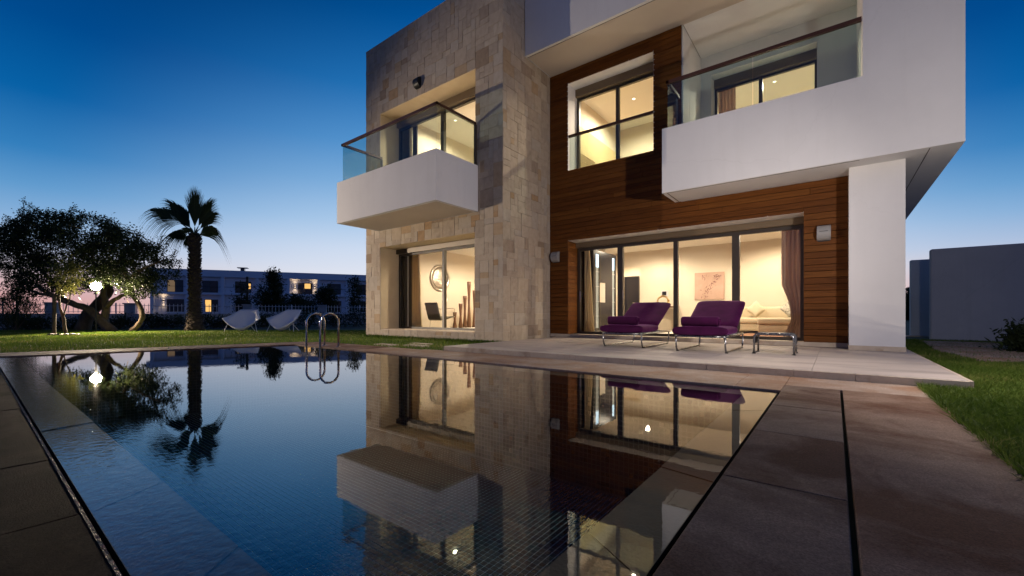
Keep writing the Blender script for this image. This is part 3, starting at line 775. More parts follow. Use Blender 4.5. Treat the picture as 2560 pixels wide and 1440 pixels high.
b = MB(); b.box(.004, 7.5, .842, 9.2, 6.852, 8.3); b.build('roof_overhang', M['white'], villa)
b = MB(); b.box(.03, 7.45, .93, 2.0, 6.8485, 6.8515); b.build('soffit_panel', M['soffit'], villa)
b = MB(); b.box(.02, 7.4, .915, .924, 6.847, 6.8515); b.bar((3.318, 2.0, 6.844), (3.318, 3.45, 6.844), .03, .012); b.build('soffit_groove', M['frame'], villa)

# --- rooms
def room(name, x0, x1, y0, y1, z0, z1, front=None, left=True, right=True, back=True, wallm=None, t=.02):
    wm = wallm or M['cream']
    b = MB()
    if left: b.box(x0 - t, x0, y0, y1, z0, z1)
    if right: b.box(x1, x1 + t, y0, y1, z0, z1)
    if back: b.box(x0 - t, x1 + t, y1, y1 + t, z0, z1)
    if front: b.wall('y', y0 - t, y0, x0, x1, z0, z1, front)
    if b.f: b.build(name + '_wall', wm, villa)
    b = MB(); b.box(x0 - t, x1 + t, y0 - .0, y1 + t, z1, z1 + t); b.build(name + '_ceiling', M['ceil'], villa)
    b = MB(); b.box(x0 - t, x1 + t, y0 - .0, y1 + t, z0 - t, z0); b.build(name + '_floor', M['ifloor'], villa)
room('tower_room', -4.27, -.255, .76, 5.2, .237, 2.72)
room('upper_tower_room', -4.17, -.255, .76, 5.2, 3.46, 6.475)
# living room: L shape with a corridor at the back left
b = MB()
b.box(.28, .3, 2.55, 4.6, .16, 2.75); b.box(-1.22, -1.2, 4.6, 8.3, .16, 2.75); b.box(-1.2, .3, 4.58, 4.6, .16, 2.75)
b.box(.775, 6.598, 6.3, 6.33, .16, 2.75); b.box(.775, .8, 6.33, 8.3, .16, 2.75); b.box(-1.22, .8, 8.3, 8.33, .16, 2.75)
b.box(6.57, 6.598, 2.55, 6.3, .16, 2.75)
b.box(.28, 6.598, 2.52, 2.55, 2.54, 2.75)
b.box(-1.2, .775, 6.3, 6.33, 2.25, 2.75)
b.build('living_room_wall', M['cream'], villa)
b = MB(); b.box(-1.22, 6.598, 2.52, 8.33, 2.75, 2.77); b.build('living_room_ceiling', M['ceil'], villa)
b = MB(); b.box(-1.22, 6.598, 2.46, 8.33, .12, .16); b.build('living_room_floor', M['ifloor'], villa)
room('upper_hall', .32, 3.2, 2.56, 5.6, 3.46, 6.62)
room('loggia_room', 3.4, 6.2, 3.96, 6.5, 3.46, 6.5)
M['ochre'] = surf('ochre_stair_paint', (.62, .49, .25), (.66, .52, .27), 2, .85)
b = MB(); b.box(.321, .335, 2.7, 5.6, 3.47, 5.85); b.build('stair_wall_panel', M['ochre'], villa)
for k in range(9):
    zz = 4.62 + k * .06
    s = MB(); s.bar((.35, 2.75, zz), (.35, 3.9, zz - .0), .02, .02); s.build('stair_rail_bar', M['rail'] if k == 0 else M['curtain'], villa)

def spot(name, loc, target, power, angle, blend, color, size, parent=None):
    l = bpy.data.lights.new(name, 'SPOT'); l.energy = power; l.spot_size = R(angle); l.spot_blend = blend; l.color = color; l.shadow_soft_size = size
    o = bpy.data.objects.new(name, l); COL.objects.link(o)
    d = Vector(target) - Vector(loc); o.rotation_euler = d.to_track_quat('-Z', 'Y').to_euler()
    if parent is not None: o.parent = parent; o.location = Vector(loc) - WL[parent]
    else: o.location = loc
    return o
WARM = (1.0, .84, .63)
def downlight(x, y, z, power, label, group='recessed ceiling downlights', glow=True):
    t = empty('ceiling_light', (x, y, z), label, 'light', group)
    b = MB(); b.lathe((x, y, z - .012), [(.045, .012), (.05, 0), (.04, 0), (.036, .009)], 16); b.build('trim_ring', M['lampwhite'], t)
    b = MB(); b.lathe((x, y, z - .006), [(.036, 0), (.03, -.003), (.012, -.005)], 16); b.build('lens', M['downlight'], t)
    spot('lamp_glow', (x, y, z - .03), (x, y, 0), power, 170, .45, WARM, .05, t)
downlight(1.52, 4.95, 2.748, P_ROOM, 'left ceiling downlight in the living room')
downlight(4.80, 5.0, 2.748, P_ROOM, 'right ceiling downlight in the living room near the curtain')
downlight(3.1, 3.6, 2.748, P_ROOM, 'middle ceiling downlight in the living room near the glazed doors')
downlight(-.1, 7.2, 2.748, P_ROOM * .8, 'ceiling downlight in the corridor behind the living room')
downlight(-2.4, 1.9, 2.718, P_ROOM * 1.3, 'ceiling downlight of the room at the foot of the tower')
downlight(-2.4, 3.6, 2.718, P_ROOM * .8, 'rear ceiling downlight of the room at the foot of the tower')
downlight(-3.1, 1.6, 6.472, P_ROOM * 1.5, 'bright downlight seen through the tower balcony glass')
downlight(-1.6, 3.0, 6.472, P_ROOM * 1.3, 'rear downlight of the upper tower room')
downlight(1.5, 3.9, 6.618, P_ROOM * 2.0, 'downlight of the upper hall behind the wood cladding')
downlight(4.7, 5.0, 6.498, P_ROOM * 1.7, 'downlight of the loggia room')

# ------------------------------------------------------------------ lamps outside
def wall_lamp(x, y, z, label, mat):
    t = empty('wall_lamp', (x, y, z), label, 'lamp', 'half round wall lamps on the facade')
    b = MB(); w, r = .10, .135; n = 12; pr = [(y - .002, z - r)] + [(y - .002 - r * .95 * math.sin(math.pi * k / n), z - r * math.cos(math.pi * k / n)) for k in range(1, n)] + [(y - .002, z + r)]
    k0 = len(b.v)
    for sx in (-w, w): b.v += [(x + sx, p[0], p[1]) for p in pr]
    m = len(pr)
    for k in range(m - 1): b.f.append((k0 + k, k0 + k + 1, k0 + m + k + 1, k0 + m + k)); b.m.append(0)
    b.f.append(tuple(k0 + m - 1 - k for k in range(m))); b.f.append(tuple(k0 + m + k for k in range(m))); b.m += [0, 0]
    bevel(b.build('shade', mat, t), .006, 2)
    b = MB(); b.box(x - .06, x + .06, y - .132, y - .126, z + .012, z + .02); b.build('slit', M['blackmetal'], t)
    b = MB(); b.box(x - .085, x + .085, y - .012, y - .0005, z - .15, z - .136); b.build('mount', M['blackmetal'], t)
wall_lamp(5.74, 1.966, 2.12, 'grey half round lamp on the boards right of the glazed doors', M['lampgrey'])
wall_lamp(.19, 1.966, 2.15, 'grey half round lamp on the boards beside the stone tower', M['lampgrey'])
wall_lamp(-2.86, -.004, 6.80, 'dark half round lamp on the stone above the tower balcony', M['blackmetal'])
FLOOD = (1.0, .80, .56)
def floodlight(loc, target, power, label, angle=150, glow=220, size=.17, spill=0, warm=FLOOD, sz=.05, blend=.5, aim=None):
    loc = Vector(loc); t = empty('garden_floodlight', (loc.x, loc.y, 0), label, 'floodlight', 'garden floodlights on stakes')
    d = (Vector(target) - loc).normalized(); sx = d.cross(Vector((0, 0, 1))).normalized(); up = sx.cross(d)
    b = MB(); b.tube([(loc.x, loc.y, -.05), (loc.x, loc.y, loc.z - size)], .02, 8); b.build('stake', M['blackmetal'], t)
    c = loc - d * .07
    b = MB(); n = 16; prof = [(.35, -.10), (.75, -.08), (1, .02), (1.04, .068), (.97, .07)]
    k0 = len(b.v)
    for (r, h) in prof:
        for k in range(n):
            a = 2 * math.pi * k / n; b.v.append(tuple(c + d * h + (sx * math.cos(a) + up * math.sin(a)) * r * size))
    for i in range(len(prof) - 1):
        for k in range(n): b.f.append((k0 + i * n + k, k0 + i * n + (k + 1) % n, k0 + (i + 1) * n + (k + 1) % n, k0 + (i + 1) * n + k)); b.m.append(0)
    b.f.append(tuple(k0 + n - 1 - k for k in range(n))); b.m.append(0)
    b.build('housing', M['blackmetal'], t)
    b = MB(); b.poly([tuple(c + d * .062 + (sx * math.cos(2 * math.pi * k / n) + up * math.sin(2 * math.pi * k / n)) * size * .97) for k in range(n)])
    b.build('lens', emit('flood_lens', (1, .84, .6), glow), t)
    b = MB(); b.tube([tuple(loc - d * .06 + sx * size * 1.08), tuple(loc - d * .06 + sx * size * 1.08 - Vector((0, 0, size * 1.1))), tuple(loc - d * .06 - sx * size * 1.08 - Vector((0, 0, size * 1.1))), tuple(loc - d * .06 - sx * size * 1.08)], .012, 6); b.build('yoke', M['blackmetal'], t)
    spot('lamp_glow', tuple(loc + d * .02), aim or target, power, angle, blend, warm, sz, t)
    if spill:                                                                    # stray light past the rim
        l = bpy.data.lights.new('lamp_spill', 'POINT'); l.energy = spill; l.color = warm; l.shadow_soft_size = max(sz, .07)
        o = bpy.data.objects.new('lamp_spill', l); COL.objects.link(o); o.parent = t; o.location = loc + d * .1 - WL[t]
    return t
tl = at(240, 715, 15.6)
floodlight(tl, (CAM[0], CAM[1], .6), P_TREE, 'glaring floodlight under the big tree', angle=110, glow=200, size=.16, spill=10, aim=tuple(tl + Vector((3.2, .4, -2.3))), blend=.6)
floodlight((-11.8, -8.0, 1.5), (-2.2, -.5, 2.9), P_LEFT, 'floodlight left of the pool aimed at the stone tower', 54, 10, warm=(1, .83, .64), blend=.85)
fr_ = floodlight((7.45, -2.2, 2.0), (.6, 1.0, 1.7), P_RIGHT, 'floodlight on the right lawn aimed at the wood facade', 112, 8, warm=(1.0, .90, .82), blend=1.0, sz=.02, spill=225)
b = MB(); c_ = Vector((7.45, -2.2, 2.0))  # added unseen plate that keeps this lamp's light off the garden wall
P_ = [c_ + Vector((.34 * math.cos(R(a)), .34 * math.sin(R(a)), 0)) for a in (89.5, 70, 50, 30)]
for p, q in zip(P_[:-1], P_[1:]):
    b.bar((p.x, p.y, 2.14), (q.x, q.y, 2.14), .004, .44)
b.build('light_blocker', M['blackmetal'], fr_)
b = MB(); P_ = [c_ + Vector((.34 * math.cos(R(a)), .34 * math.sin(R(a)), 0)) for a in (196, 220, 245, 270, 295, 320, 335)]  # second added plate, holds the lamp's light back from the near deck
for p, q in zip(P_[:-1], P_[1:]):
    b.bar((p.x, p.y, 2.09), (q.x, q.y, 2.09), .004, .62)
b.build('light_blocker', M['blackmetal'], fr_)

# ------------------------------------------------------------------ outdoor furniture
def rbox(mb, x0, x1, y0, y1, z0, z1): mb.box(x0, x1, y0, y1, z0, z1)
def lounger(x, y, label):
    t = empty('sun_lounger', (x, y, TZ), label, 'sun lounger', 'purple sun loungers on the terrace')
    W = .37; z = TZ
    P = lambda a, b, c: (x + a, y + b, z + c)
    f = MB()
    def rr(x0, x1, y0, y1, zz, r=.06):
        pts = []
        for (cx, cy, a0) in ((x1 - r, y0 + r, -90), (x1 - r, y1 - r, 0), (x0 + r, y1 - r, 90), (x0 + r, y0 + r, 180)):
            for k in range(5): a = R(a0 + 22.5 * k); pts.append(P(cx + r * math.cos(a), cy + r * math.sin(a), zz))
        return pts + [pts[0]]
    f.tube(rr(-W, W, 0, 1.62, .245), .014, 8)
    for yy in (.45, .85, 1.2): f.tube([P(-W, yy, .243), P(W, yy, .243)], .011, 6)
    f.build('frame', M['tubesteel'], t, smooth=True)
    for s in (-1, 1):
        g_ = MB(); a = s * (W - .015)
        g_.tube([P(a, .03, .24), P(a, .035, .12), P(a, .06, .05), P(a, .11, .017), P(a, .2, .012), P(a, 1.38, .012), P(a, 1.46, .02), P(a, 1.50, .06), P(a, 1.52, .12), P(a, 1.53, .24)], .014, 8)
        g_.build('leg', M['tubesteel'], t, smooth=True)
        for yy in (.12, 1.4):
            g_ = MB(); g_.lathe(P(a, yy, 0), [(.026, 0), (.026, .006), (.016, .012)], 10); g_.build('foot', M['blackmetal'], t)
    br = MB()
    for s in (-1, 1): br.tube([P(s * (W - .05), .78, .26), P(s * (W - .05), 1.52, .66)], .012, 6)
    br.tube([P(-W + .05, 1.52, .66), P(W - .05, 1.52, .66)], .012, 6)
    br.tube([P(-.2, 1.3, .25), P(-.2, 1.25, .58)], .01, 6); br.tube([P(.2, 1.3, .25), P(.2, 1.25, .58)], .01, 6)
    br.build('backrest_frame', M['tubesteel'], t, smooth=True)
    def cushion(name, pts, wd, th, seed):
        """padded pad swept along pts (y,z)"""
        r_ = random.Random(seed); mb = MB(); nu, nv = len(pts) - 1, 10; ring_n = 0
        rows = []
        for i, (py, pz) in enumerate(pts):
            a = Vector(pts[max(i - 1, 0)]); c = Vector(pts[min(i + 1, nu)]); d = (c - a).normalized(); nn = Vector((-d.y, d.x))
            e = 0 if i in (0, nu) else 1
            row = []
            K = 20
            for k in range(K):
                an = 2 * math.pi * k / K; cs, sn = math.cos(an), math.sin(an)
                q = 5
                ex = abs(cs) ** (2 / q) * (1 if cs > 0 else -1); ez = abs(sn) ** (2 / 3.2) * (1 if sn > 0 else -1)
                sc_ = 1 if e else .78; zz = (ez * .5 * sc_ + .5) * th + r_.uniform(-.004, .004)
                row.append(P(ex * wd / 2 * (1 if e else .975), py + nn.x * zz, pz + nn.y * zz))
            rows.append(row)
        n0 = len(mb.v)
        for row in rows: mb.v += row
        K = 20
        for i in range(nu):
            for k in range(K):
                k2 = (k + 1) % K; mb.f.append((n0 + i * K + k, n0 + (i + 1) * K + k, n0 + (i + 1) * K + k2, n0 + i * K + k2)); mb.m.append(0)
        mb.f.append(tuple(n0 + k for k in range(K))); mb.f.append(tuple(n0 + nu * K + K - 1 - k for k in range(K))); mb.m += [0, 0]
        o = mb.build(name, M['velvet'], t); subsurf(o, 1); return o
    cushion('seat_cushion', [(-.06, .268), (-.05, .262), (.05, .258), (.25, .258), (.5, .258), (.7, .26), (.8, .262), (.86, .268)], .80, .14, 1)
    cushion('back_cushion', [(.77, .32), (.80, .335), (.97, .415), (1.15, .51), (1.35, .615), (1.50, .695), (1.55, .72), (1.58, .715)], .80, .125, 2)
    # piping along the pad
    tw_ = MB(); r0 = .078; cy, cz = .13, .405 + r0 - .01
    tw_.lathe(P(-.02, cy, cz), [(r0 * .5, -.275), (r0 * .93, -.268), (r0, -.25), (r0 * 1.01, 0), (r0, .25), (r0 * .93, .268), (r0 * .5, .272)], 18, 'x')
    o = tw_.build('rolled_towel', M['velvet'], None, smooth=True, origin=P(-.02, cy, .39))
    tag(o, 'rolled purple towel on the foot of the ' + ('left' if x < 3.5 else 'right') + ' sun lounger', 'towel', 'rolled towels')
    sp = MB(); pts = [P(.258, cy + (.012 + .0045 * k * .55) * math.cos(k * .55), cz + (.012 + .0045 * k * .55) * math.sin(k * .55)) for k in range(25)]
    sp.tube(pts, .006, 5); sp.build('towel_spiral', M['velvet'], o)
lounger(2.90, -.28, 'purple cushioned sun lounger nearer the stone tower')
lounger(4.25, -.50, 'purple cushioned sun lounger beside the side table')
def side_table():
    x0, x1, y0, y1 = 4.93, 5.43, -.12, .32; z = TZ; h = .29; r = .07
    t = empty('side_table', (5.18, .1, z), 'low grey mesh side table with steel tube legs on the terrace', 'table')
    def arch(yy):
        p = [(x0, yy, z + .012), (x0 + .004, yy, z + h - r)]
        for k in range(1, 6): a = R(180 - 18 * k); p.append((x0 + r + r * math.cos(a), yy, z + h - r + r * math.sin(a)))
        q = [(x1 + x0 - a[0], a[1], a[2]) for a in p[::-1]]
        return p + q
    for yy in (y0, y1):
        b = MB(); b.tube(arch(yy), .0135, 8); b.build('leg', M['tubesteel'], t, smooth=True)
    for xx in (x0, x1):
        b = MB(); b.tube([(xx, y0, z + .02), (xx, y0 + .05, z + .013), (xx, y1 - .05, z + .013), (xx, y1, z + .02)], .011, 6); b.build('runner', M['tubesteel'], t, smooth=True)
    for xx in (x0, x1):
        for yy in (y0 + .01, y1 - .01):
            b = MB(); b.lathe((xx, yy, z), [(.028, 0), (.028, .006), (.015, .014)], 10); b.build('foot', M['blackmetal'], t)
    pr = [(x0 + .002, z + h - .16)] + [(p[0], p[2]) for p in arch(0)[1:-1]] + [(x1 - .002, z + h - .16)]
    b = MB(); n0 = 0
    for off in (0.012, .017):
        for yy in (y0 + .012, y1 - .012):
            b.v += [((px - 5.18) * (1 + off / .25) + 5.18, yy, pz + off) for (px, pz) in pr]
    m = len(pr)
    for k in range(m - 1):
        b.f.append((k, k + 1, m + k + 1, m + k)); b.f.append((2 * m + k, 3 * m + k, 3 * m + k + 1, 2 * m + k + 1)); b.f.append((k, 2 * m + k, 2 * m + k + 1, k + 1)); b.f.append((m + k, m + k + 1, 3 * m + k + 1, 3 * m + k)); b.m += [0] * 4
    b.build('mesh_top', M['mesh'], t, smooth=True)
side_table()

# pool ladder
ld = empty('pool_ladder', (-2.35, -2.9, 0), 'chrome pool ladder with two arched handrails', 'ladder')
for x in (-2.63, -2.09):
    y0, y1, r = -3.10, -2.72, .19
    p = [(x, y0, -.9), (x, y0, .50)] + [(x, (y0 + y1) / 2 - r * math.cos(R(a)), .50 + r * math.sin(R(a))) for a in range(12, 180, 12)] + [(x, y1, .50), (x, y1, .016)]
    b = MB(); b.tube(p, .0215, 12); b.build('handrail', M['steel'], ld, smooth=True)
    b = MB(); b.lathe((x, y1, .015), [(.05, 0), (.05, .006), (.03, .016)], 16); b.build('flange', M['steel'], ld)
for zz in (-.25, -.52, -.8):
    b = MB(); b.cbox(-2.61, -2.11, -3.14, -3.06, zz, zz + .02, .004); b.build('tread', M['steel'], ld)

# shell chairs on the lawn
M['shell'] = plain('white_shell_plastic', (.80, .80, .80), .45)
def shell_chair(px, Y, rot, label):
    c = at(px, 785, Y); c.z = 0
    t = empty('shell_chair', c, label, 'chair', 'white shell chairs on the lawn')
    th = math.atan2(.6087, .7934) + R(rot); cs, sn = math.cos(th), math.sin(th)
    def L(x, y, z): return (c.x + x * cs - y * sn, c.y + x * sn + y * cs, z)
    def fn(s, tt):
        a = 2 * s - 1; q = abs(a)
        w0 = .64 - .34 * tt ** .9
        zf = .17 + .36 * q ** 1.7; yf = -.50 + .22 * q ** 1.5
        y = yf + (.46 - yf) * tt; z = zf + (.86 - zf) * tt ** 1.25
        z -= .26 * math.sin(math.pi * tt ** .8) * (1 - q ** 1.6)
        return L(a * w0, y, z)
    b = MB(); b.grid(fn, 14, 12); o = b.build('shell', M['shell'], t, smooth=True)
    m = o.modifiers.new('s', 'SOLIDIFY'); m.thickness = .025; m.offset = -1
    for (ax, ay, bx, by) in ((-.46, -.25, -.56, -.36), (.46, -.25, .56, -.36), (.1, .2, .2, .5), (-.1, .2, -.2, .5)):
        b = MB(); b.tube([L(ax, ay, .34 if ay < 0 else .30), L(bx, by, 0)], .011, 6); b.build('leg', M['shell'], t)
shell_chair(611, 16.0, 12, 'white shell chair nearer the palm tree')
shell_chair(716, 16.2, -8, 'white shell chair nearer the pool ladder, turned sideways')

# ------------------------------------------------------------------ inside the rooms
def curtain(x0, x1, y, z0, z1, mat, label, folds=9, amp=.035, pull=None, seed=0):
    r_ = random.Random(seed); ph = [r_.uniform(-.4, .4) for _ in range(40)]
    def fn(s, t):
        z = z0 + (z1 - z0) * t; k = 1.0
        xa, xb = x0, x1
        if pull: xa, xb = pull(t)
        x = xa + (xb - xa) * (s + .01 * math.sin(7 * t + 9 * s))
        return (x, y + amp * math.sin(2 * math.pi * folds * s + ph[int(s * 30)] * .5 + .6 * t) * (.8 + .2 * math.sin(3 * t + s * 5)), z)
    b = MB(); b.grid(fn, folds * 8, 14); o = b.build('curtain', mat, None, smooth=True); m = o.modifiers.new('s', 'SOLIDIFY'); m.thickness = .006
    tag(o, label, 'curtain', 'curtains behind the windows'); return o
curtain(.63, .88, 2.66, .17, 2.73, M['curtain'], 'beige curtain at the left end of the glazed doors', 4, .03, lambda t: (.63, .93 - .17 * t))
curtain(5.05, 5.42, 2.66, .17, 2.73, M['curtain_d'], 'mauve curtain gathered at the right end of the glazed doors', 5, .03,
        lambda t: (5.05 + (.0 if t > .42 else .16 * (1 - ((t - .15) / .27) ** 2) if t > .15 else .16 * (t / .15)) , 5.43), 3)
curtain(-4.26, -3.72, .86, .245, 2.7, M['curtain'], 'beige curtain in the ground floor tower window', 6, .035, lambda t: (-4.26, -3.74 - .12 * t), 5)
curtain(-4.49, -4.12, .80, .245, 2.46, fabric('brown_curtain', (.16, .115, .065), (.22, .155, .09), .3), 'brown curtain edge in the ground floor tower window', 5, .02, None, 6)
curtain(-4.14, -3.92, .84, 3.47, 6.4, surf('slate_curtain', (.06, .05, .065), (.1, .085, .1), 4, .9, stretch=(8, 8, .3)), 'dark curtain behind the tower balcony window', 5, .03, None, 7)
curtain(3.62, 4.0, 3.99, 3.47, 6.4, M['curtain_d'], 'dark curtain behind the loggia window', 5, .03, None, 8)
# cabinet with lit niches
cb = empty('display_cabinet', (.55, 3.58, .16), 'tall dark glossy cabinet with two lit glass niches', 'cabinet')
b = MB(); b.box(.31, .78, 2.86, 4.32, .162, 2.40); b.build('carcass', M['cabinet'], cb)
b = MB(); b.wall('x', .781, .80, 2.86, 4.32, .162, 2.40, ((3.0, 3.2, .3, 2.3), (4.05, 4.22, .3, 2.3), (3.24, 3.62, 1.0, 1.55))); b.build('front', M['cabinet'], cb)
for (a, c) in ((3.0, 3.2), (4.05, 4.22)):
    m = MB(); m.box(.782, .785, a, c, 1.95, 2.3); m.build('light_strip', M['led'], cb)
    m = MB(); m.box(.782, .784, a, c, .3, 1.949); m.build('niche_back', surf('frosted_niche', (.30, .34, .35), (.36, .4, .4), 5, .4), cb)
    for zz in (.62, 1.02, 1.42, 1.82):
        m = MB(); m.box(.786, .80, a, c, zz, zz + .012); m.build('glass_shelf', M['lampwhite'], cb)
m = MB(); m.box(.782, .784, 3.24, 3.62, 1.0, 1.55); m.build('niche_back', M['cream'], cb)
# dark door in the corridor
dd = empty('interior_door', (-.2, 8.29, .16), 'dark wooden door standing open in the corridor', 'door')
b = MB(); b.box(-.50, -.05, 8.24, 8.29, .165, 2.06); b.build('leaf', M['cabinet'], dd)
b = MB(); b.box(-.56, -.505, 8.2, 8.298, .165, 2.12); b.box(-.045, .01, 8.2, 8.298, .165, 2.12); b.box(-.505, -.045, 8.2, 8.298, 2.062, 2.12); b.build('door_frame', M['cabinet'], dd)
b = MB(); b.tube([(-.12, 8.235, 1.1), (-.12, 8.19, 1.1), (-.22, 8.19, 1.1)], .012, 6); b.build('handle', M['steel'], dd)
# wall picture with scattered dark marks, wall screen, ring sculpture on console
def art_mat():
    m, t, b_ = new_mat('abstract_print')
    vec = coords(t); base = noise(t, vec, 3, 4); r1 = ramp(t, [(.3, (.42, .27, .20)), (.7, (.52, .35, .27))]); t.links.new(base, r1.inputs[0]); t.links.new(r1.outputs[0], b_.inputs['Base Color']); b_.inputs['Roughness'].default_value = .85; return m
pt = empty('wall_picture', (2.905, 6.29, 1.53), 'square pink print with a scatter of dark red marks on the living room wall', 'picture')
b = MB(); b.cbox(2.495, 3.315, 6.262, 6.299, 1.11, 1.93, .004); b.build('canvas', art_mat(), pt)
b = MB(); r_ = random.Random(5); M['ink'] = plain('dark_red_ink', (.10, .012, .014), .8)
for k in range(95):
    s = r_.random(); px = 2.80 + .38 * s ** 1.6 + r_.gauss(0, .05); pz = 1.17 + .68 * s + r_.gauss(0, .03)
    if r_.random() < .25: px = r_.uniform(2.7, 3.15); pz = r_.uniform(1.72, 1.87)
    a = r_.uniform(0, math.pi); l = r_.choice((.006, .008, .012, .03)); ex, ez = math.cos(a) * l, math.sin(a) * l
    b.bar((px - ex, 6.2605, pz - ez), (px + ex, 6.2605, pz + ez), .011, .002, up=(0, 1, 0))
b.build('printed_marks', M['ink'], pt)
sn_ = empty('wall_screen', (1.585, 6.29, 1.33), 'small dark touch screen with white surround on the living room wall', 'screen')
b = MB(); b.cbox(1.47, 1.70, 6.28, 6.299, 1.25, 1.43, .003); b.build('surround', M['lampwhite'], sn_)
b = MB(); b.box(1.505, 1.64, 6.277, 6.2799, 1.28, 1.40); b.build('display', M['blackmetal'], sn_)
cn = empty('console_table', (1.65, 6.05, .16), 'wooden console table under the wall screen', 'table')
b = MB(); b.cbox(1.25, 2.05, 5.85, 6.25, .88, .92, .004); b.build('top', M['walnut'], cn)
for (a, c) in ((1.29, 5.89), (2.01, 5.89), (1.29, 6.21), (2.01, 6.21)):
    b = MB(); b.box(a - .02, a + .02, c - .02, c + .02, .161, .879); b.build('leg', M['walnut'], cn)
b = MB(); M['gold'] = plain('brass_gold', (.55, .40, .17), .3, 1)
for k in range(5):
    pts = [(1.62 + (.165 + .02 * math.sin(5 * a + k * 1.3)) * math.cos(a), 6.0 + .03 * math.sin(3 * a + k), 1.075 + (.165 + .02 * math.cos(4 * a + k * 2)) * math.sin(a)) for a in [R(-60 + 300 * i / 30) for i in range(31)]]
    b.tube(pts, .014, 6)
b.box(1.55, 1.72, 5.95, 6.05, .921, .945)
tag(b.build('ring_sculpture', M['gold'], None, smooth=False), 'golden woven ring sculpture on the console', 'sculpture')
# sofa with cushions
sf = empty('sofa', (4.8, 5.4, .16), 'cream L shaped sofa behind the right glazed door', 'sofa')
def soft(name, x0, x1, y0, y1, z0, z1, mat, par, w=.05):
    b = MB(); b.box(x0, x1, y0, y1, z0, z1); o = b.build(name, mat, par); m = o.modifiers.new('b', 'BEVEL'); m.width = w; m.segments = 4; o.data.polygons.foreach_set('use_smooth', [True] * 6); return o
soft('base', 3.7, 6.4, 5.35, 6.2, .24, .42, M['sofa'], sf, .02)
soft('seat', 3.7, 5.0, 5.33, 6.0, .42, .58, M['sofa'], sf); soft('seat', 5.01, 6.4, 5.33, 6.0, .42, .58, M['sofa'], sf)
soft('backrest', 3.7, 6.4, 5.95, 6.25, .45, .88, M['sofa'], sf, .07)
soft('chaise_base', 4.42, 5.4, 4.35, 5.32, .22, .42, M['sofa'], sf, .02); soft('chaise_seat', 4.40, 5.4, 4.33, 5.32, .42, .585, M['sofa'], sf)
soft('armrest', 3.5, 3.72, 5.33, 6.2, .24, .62, M['sofa'], sf, .05)
for (a, c) in ((3.6, 5.4), (4.48, 4.4), (5.32, 4.4), (6.3, 5.4)):
    b = MB(); b.box(a - .025, a + .025, c - .025, c + .025, .161, .24); b.build('leg', M['walnut'], sf)
def pillow(c, w, rot, mat, label):
    c = Vector(c); b = MB()
    def fn(s, t, sg):
        a, d = 2 * s - 1, 2 * t - 1; h = .075 * ((1 - a ** 4) * (1 - d ** 4)) ** .5
        k = 1 - .06 * (1 - abs(a * d)); x, z = a * w * k, d * w * k
        ca, sa = math.cos(R(rot)), math.sin(R(rot))
        X, Z = x * ca - z * sa, x * sa + z * ca
        return (c.x + X, c.y + sg * h + .25 * Z, c.z + Z)
    b.grid(lambda s, t: fn(s, t, -1), 10, 10); b.grid(lambda s, t: fn(s, t, 1), 10, 10)
    tag(b.build('cushion', mat, None, smooth=True), label, 'cushion', 'cushions on the sofa')
def check_mat():
    m, t, b_ = new_mat('patterned_cushion'); vec = coords(t); v = N(t, 'ShaderNodeTexVoronoi'); v.inputs['Scale'].default_value = 34; t.links.new(vec, v.inputs['Vector'])
    r = ramp(t, [(.28, (.05, .06, .06)), (.4, (.5, .46, .38))]); t.links.new(v.outputs['Distance'], r.inputs[0]); t.links.new(r.outputs[0], b_.inputs['Base Color']); b_.inputs['Roughness'].default_value = .9; return m
pillow((4.20, 5.72, .80), .175, 45, M['sofa'], 'plain cream cushion standing on its corner on the sofa')
pillow((4.98, 5.72, .82), .175, 45, check_mat(), 'dark patterned cushion on the sofa')
pillow((5.25, 5.6, .78), .17, 30, surf('white_cushion', (.62, .6, .55), (.7, .68, .62), 5, .9), 'white cushion beside the patterned cushion')
b = MB(); b.cbox(3.2, 5.4, 3.0, 5.2, .161, .172, .003); tag(b.build('rug', surf('red_brown_rug', (.22, .10, .06), (.34, .18, .10), 14, .95), None), 'reddish rug on the living room floor', 'rug')
# tower room: embossed disc, easy chair, tall vases
def disc_mat():
    m, t, b_ = new_mat('hammered_silver'); b_.inputs['Base Color'].default_value = (.55, .5, .43, 1); b_.inputs['Metallic'].default_value = 1; b_.inputs['Roughness'].default_value = .28
    vec = coords(t); v = N(t, 'ShaderNodeTexVoronoi'); v.inputs['Scale'].default_value = 26; t.links.new(vec, v.inputs['Vector']); bump(t, v.outputs['Distance'], b_, .7, .02); return m
dz = empty('wall_disc', (-4.27, 2.05, 1.84), 'round hammered silver disc on the tower room wall', 'wall decoration')
b = MB(); b.lathe((-4.268, 2.05, 1.84), [(.33, 0), (.33, .02), (.30, .035), (.1, .05), (.02, .052)], 40, 'x'); b.build('plate', disc_mat(), dz, smooth=True)
b = MB(); b.lathe((-4.268, 2.05, 1.84), [(.43, 0), (.43, .03), (.40, .055), (.36, .04), (.34, .02), (.335, .0)], 40, 'x'); b.build('rim', plain('silver_rim', (.5, .45, .38), .3, 1), dz, smooth=True)
ec = empty('easy_chair', (-3.6, 1.55, .237), 'low dark easy chair with thin metal frame in the tower room', 'chair')
M['darkleather'] = plain('dark_olive_leather', (.045, .038, .022), .45)
b = MB()
prof = [(1.12, 1.02), (1.15, .98), (1.22, .72), (1.27, .58), (1.33, .53), (1.42, .53), (1.6, .58), (1.78, .61), (1.84, .61)]
n0 = len(b.v)
for off in (0, .045):
    for xx in (-3.92, -3.38):
        b.v += [(xx, y_ - off * .3, z_ - off) for (y_, z_) in prof]
m_ = len(prof)
